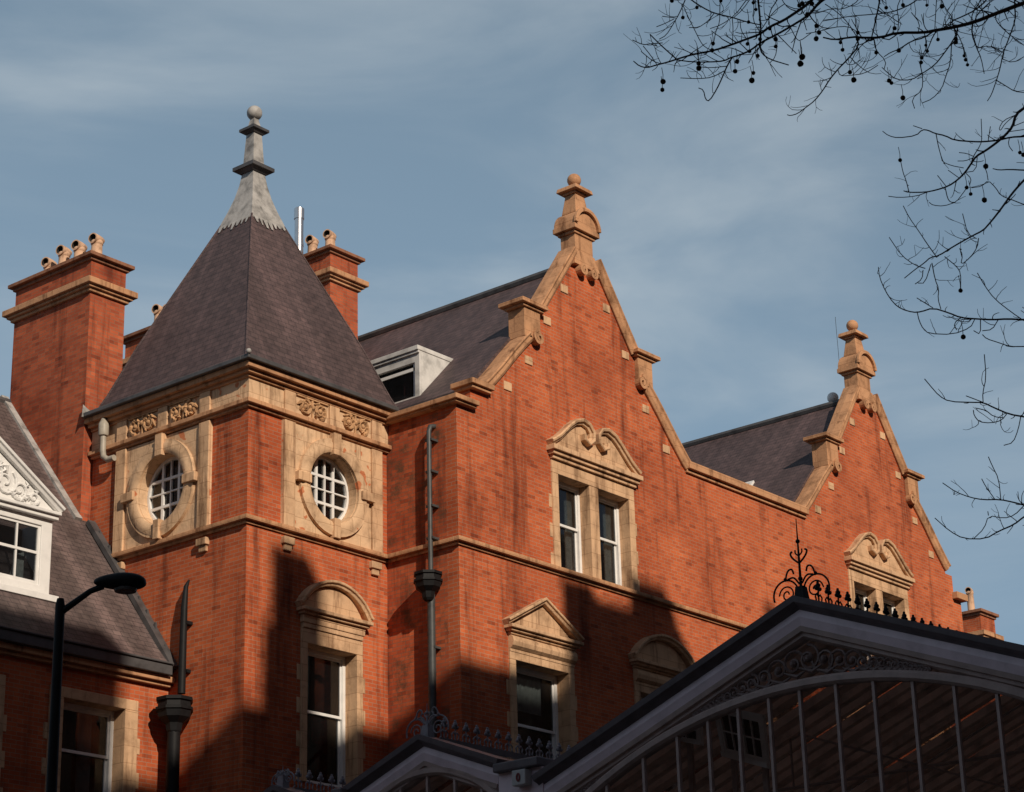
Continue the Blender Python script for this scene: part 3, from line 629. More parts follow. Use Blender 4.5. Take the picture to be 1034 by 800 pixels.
for k in range(4):
    for i in range(7):
        u = (-.46+.92*(i+.5)/7); h = random.uniform(.05, .22); e = random.uniform(.04, .075)
        o_ = lambda u_, z: (lambda w_: {0: (RX+u_, RY-w_, z), 1: (RX+w_, RY+u_, z), 2: (RX+u_, RY+w_, z), 3: (RX-w_, RY+u_, z)}[k])(.475+(20.86-z)*.42+.012)
        m.face([o_(u-e, 20.82), o_(u+e, 20.82), o_(u+e*.4, 20.80-h), o_(u-e*.4, 20.80-h)])
ls = m.build('lead_finial', M_lead, T)
m = MB(); m.frus(RX, RY, 22.05, 22.12, .2, .2, .27, .27); m.frus(RX, RY, 22.12, 22.2, .31, .31, .31, .31); m.frus(RX, RY, 22.2, 22.27, .29, .29, .16, .16); m.build('moulding', M_lead_d, ls)
m = MB(); m.frus(RX, RY, 22.98, 23.04, .14, .14, .2, .2); m.frus(RX, RY, 23.04, 23.1, .225, .225, .225, .225); m.frus(RX, RY, 23.1, 23.16, .2, .2, .1, .1); m.build('moulding', M_lead_d, ls)
m = MB(); m.frus(RX, RY, 22.27, 22.98, .155, .155, .115, .115); m.frus(RX, RY, 23.16, 23.36, .1, .1, .06, .06); m.build('shaft', M_lead, ls)
m = MB(); m.ball((RX, RY, 23.50), .165, 20, 14); m.build('lead_ball', M_lead, ls, smooth=True)
# overflow pipe at the rear of the side face, and pipe standing against the side face
M_stonepipe = plain('cream painted pipe', (.34, .305, .25), .5, 0, .15, 6)
m = MB(); xq = XT-.22; m.tube([(xq, 31.93, 16.4), (xq, 31.93, 15.85), (xq, 31.9, 15.72), (xq+.03, 31.8, 15.64), (xq+.04, 31.62, 15.64)], .062, 12); m.lathe(xq, 31.93, [(.095, 16.16), (.105, 16.20), (.105, 16.40), (.08, 16.45), (.05, 16.52)], 14); m.build('overflow_pipe', M_stonepipe, T, smooth=True)
m = MB(); m.hull([(XT-.42, 32.38, 16.62), (XT-.26, 32.5, 16.62), (XT-.05, 32.45, 16.78), (XT-.34, 32.45, 16.92)], [(0,1,2),(0,2,3),(1,3,2),(0,3,1)]); m.build('lead_flashing', M_lead, T)
m = MB(); m.tube([(XT-.16, 29.50, 10.6), (XT-.15, 29.50, 12.2), (XT-.12, 29.50, 12.62), (XT-.05, 29.50, 12.76)], [.075, .065, .045, .02], 10)
m.tube([(XT-.30, 29.52, 0), (XT-.30, 29.52, 10.0)], .12, 12)
m.box(XT-.10, XT, 29.44, 29.56, 11.0, 11.06); m.box(XT-.16, XT, 29.42, 29.58, 11.9, 11.96)
pp = m.build('downpipe', M_iron, T, smooth=True); hopper(pp, XT-.30, 29.52, 10.25, 1.0)
# ------------------------------------------------------------------ mansard wing
WX0 = 13.0; YW = 30.02
W_ = thing('mansard_wing', 'low brick wing at the left with steep slate roof and white dormer', 'building', (20, YW, 0))
WIN = [24.72, 21.75, 18.7]
m = MB(); m.slab([(WX0, 0), (26.46, 0), (26.46, 10.8), (WX0, 10.8)], [[(c-1.0, 7.0), (c+1.0, 7.0), (c+1.0, 10.45), (c-1.0, 10.45)] for c in WIN], 'y', YW, YW+.4); m.build('front_wall', M_brick, W_)
m = MB(); m.box(WX0, 26.45, YW-.10, YW+.3, 10.8, 10.87); m.box(WX0, 26.45, YW-.18, YW+.3, 10.87, 10.98); m.build('cornice', M_cope, W_, .012)
m = MB(); m.box(WX0, 26.30, YW-.28, YW-.02, 10.98, 11.17); m.box(WX0, 26.30, YW-.32, YW-.02, 11.17, 11.21); m.build('gutter', M_lead_d, W_, .015)
RP = [(YW-.2, 11.20), (30.15, 11.56), (31.0, 12.64), (32.4, 14.42), (34.95, 17.6), (35.3, 17.7), (39, 17.75), (39, 10.9), (YW, 10.9)]
m = MB(); m.slab(RP, [], 'x', WX0, 26.44); m.build('slate_roof', M_slate_m, W_)
m = MB(); m.tube([(WX0, 34.98, 17.62), (26.3, 34.98, 17.62)], .09, 8); m.build('ridge_roll', M_lead_d, W_)
fl = [(35.1, 17.72), (32.5, 14.5)]
m = MB(); m.strip(fl, [(-.02, 26.06), (-.09, 26.06), (-.09, 26.235), (-.02, 26.235)], 'x')
m.build('lead_flashing', M_lead, W_)
fl = [(32.4, 14.46), (31.0, 12.68), (30.15, 11.54), (29.85, 11.12)]
m = MB(); m.strip(fl, [(.0, 26.28), (-.10, 26.28), (-.10, 26.46), (.0, 26.46)], 'x')
for i in range(9):
    t = i/9+random.uniform(-.02, .02); y = 30.1+2.2*t; z = 11.5+2.85*t; m.box(26.38, 26.42, y-.02, y+.03, z, z+random.uniform(.12, .26))
m.build('verge', M_lead_d, W_)
chimney(W_, 26.22, 27.14, 32.5, 34.95, 5, 20.27, M_brick_ch, [(26.52, 32.72, .44), (26.5, 33.25, .44), (26.5, 33.75, .48), (26.52, 34.25, .36)])
for c in WIN:
    wn = sash_window(W_, c, [(c-.70, c+.70)], 7.0, 10.26, YW, frame=.08, depth=.27, mid=9.42, curtain=[(c+.05, c+.35, 7.1)])
    surround(wn, M_stone, c, .70, 1.0, 7.0, 10.26, 10.45, YW)
# dormer of the wing
dc, dy, hw, zb, zt = 22.36, 30.72, 1.80, 12.22, 13.80
m = MB(); m.slab([(dc-hw, zb), (dc+hw, zb), (dc+hw, zt-.12), (dc-hw, zt-.12)], [[(dc-1.56, zb+.2), (dc+1.56, zb+.2), (dc+1.56, zt-.26), (dc-1.56, zt-.26)]], 'y', dy, dy+.12)
for x_ in (dc-hw, dc+hw-.08): m.slab([(dy+.12, zb), (dy+.12, zt-.12), (31.95, zt-.12)], [], 'x', x_, x_+.08)
m.box(dc-hw-.10, dc+hw+.10, dy-.16, dy+.14, zb-.10, zb+.02); m.box(dc-hw-.06, dc+hw+.06, dy-.10, dy+.12, zt-.12, zt-.04); m.box(dc-hw-.08, dc+hw+.08, dy-.16, dy+.12, zt-.04, zt+.02)
dm = m.build('dormer', M_white, W_, .01)
m = MB(); ap = zt+1.2
m.slab([(dc-hw-.05, zt+.02), (dc+hw+.05, zt+.02), (dc, ap)], [], 'y', dy-.04, dy+.10)
m.strip([(dc-hw-.08, zt+.01), (dc, ap+.03), (dc+hw+.08, zt+.01)], [(0, dy+.1), (0, dy-.12), (.05, dy-.15), (.06, dy-.19), (.11, dy-.2), (.11, dy+.1)], 'y'); m.build('pediment', M_white, dm, .006, seg=1)
m = MB()
for k in range(9):
    u = -1.3+2.6*k/8; hh = (1-abs(u)/1.85)*1.15
    if hh < .25: continue
    sp_ = spiral(dc+u, zt+.05+hh*.42, min(.3, hh*.36), random.uniform(0, 360), random.choice((-1.4, 1.4)), 20, .15); m.tube([(x, dy-.055, z) for x, z in sp_], [.035-.012*i/20 for i in range(21)], 6)
    for q in range(5):
        an = random.uniform(0, 6.28); r1 = min(.34, hh*.42); c0 = (dc+u, zt+.06+hh*.42)
        m.tube([(c0[0]+r1*.5*math.cos(an), dy-.05, c0[1]+r1*.5*math.sin(an)), (c0[0]+r1*.9*math.cos(an+.2), dy-.08, c0[1]+r1*.9*math.sin(an+.2)), (c0[0]+r1*math.cos(an+.6), dy-.05, c0[1]+r1*math.sin(an+.6))], [.012, .035, .01], 5)
m.build('carved_relief', M_white, dm)
m = MB(); xs = [-1.56, -.52, .52, 1.56]; zz0, zz1 = zb+.2, zt-.26; zm = zb+.80
for i in range(3):
    a, b = dc+xs[i], dc+xs[i+1]
    m.box(a, a+.06, dy+.03, dy+.09, zz0, zz1); m.box(b-.06, b, dy+.03, dy+.09, zz0, zz1)
    m.box(a+.06, b-.06, dy+.03, dy+.09, zz0, zz0+.07); m.box(a+.06, b-.06, dy+.03, dy+.09, zz1-.05, zz1); m.box(a+.06, b-.06, dy+.025, dy+.085, zm-.025, zm+.025)
    m.box((a+b)/2-.018, (a+b)/2+.018, dy+.035, dy+.085, zz0+.07, zz1-.05)
m.build('sash', M_white, dm)
m = MB(); m.box(dc-1.55, dc+1.55, dy+.058, dy+.062, zz0, zz1); m.build('pane', M_glass, dm)
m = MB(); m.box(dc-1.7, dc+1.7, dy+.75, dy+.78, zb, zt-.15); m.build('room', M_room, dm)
m = MB(); m.hull([(dc+1.0, dy+.2, zz0), (dc+1.36, dy+.2, zz0), (dc+1.36, dy+.22, zm+.02), (dc+1.18, dy+.2, zm-.05)], [(0,1,2,3)]); m.build('curtain', M_curtain, dm)

# ------------------------------------------------------------------ chimney of the house beyond
FB = thing('far_house', 'brick house beyond the right-hand gable showing only its chimney', 'building', (66, 33, 0))
m = MB(); m.slab([(63.0, 0), (76, 0), (76, 15.5), (69.5, 18.2), (63.0, 15.5)], [], 'y', 33.4, 45); m.build('wall', M_brick_far, FB)
chimney(FB, 64.7, 65.7, 33.0, 35.2, 10, 20.0, M_brick, [(65.0, 33.45, .75), (65.0, 34.4, .72)], 1.25)
# ------------------------------------------------------------------ tall terrace across the street (its roofline throws the shade)
SH = thing('opposite_terrace', 'tall brick terrace across the street whose chimneys shade the lower hotel walls', 'building', (15, -4, 0))
m = MB(); m.box(-6, 84, -16, -4, 0, 29.0); m.build('wall', M_brick_far, SH)
m = MB(); m.box(-6.2, 84.2, -16.2, -3.8, 29.0, 29.35); m.build('parapet', M_stone, SH)
for x0, x1, zt, y1 in SHADE:
    m = MB(); m.box(x0, x1, y1-1.0, y1, 29.35, zt); m.build('chimney', M_brick_far, SH)

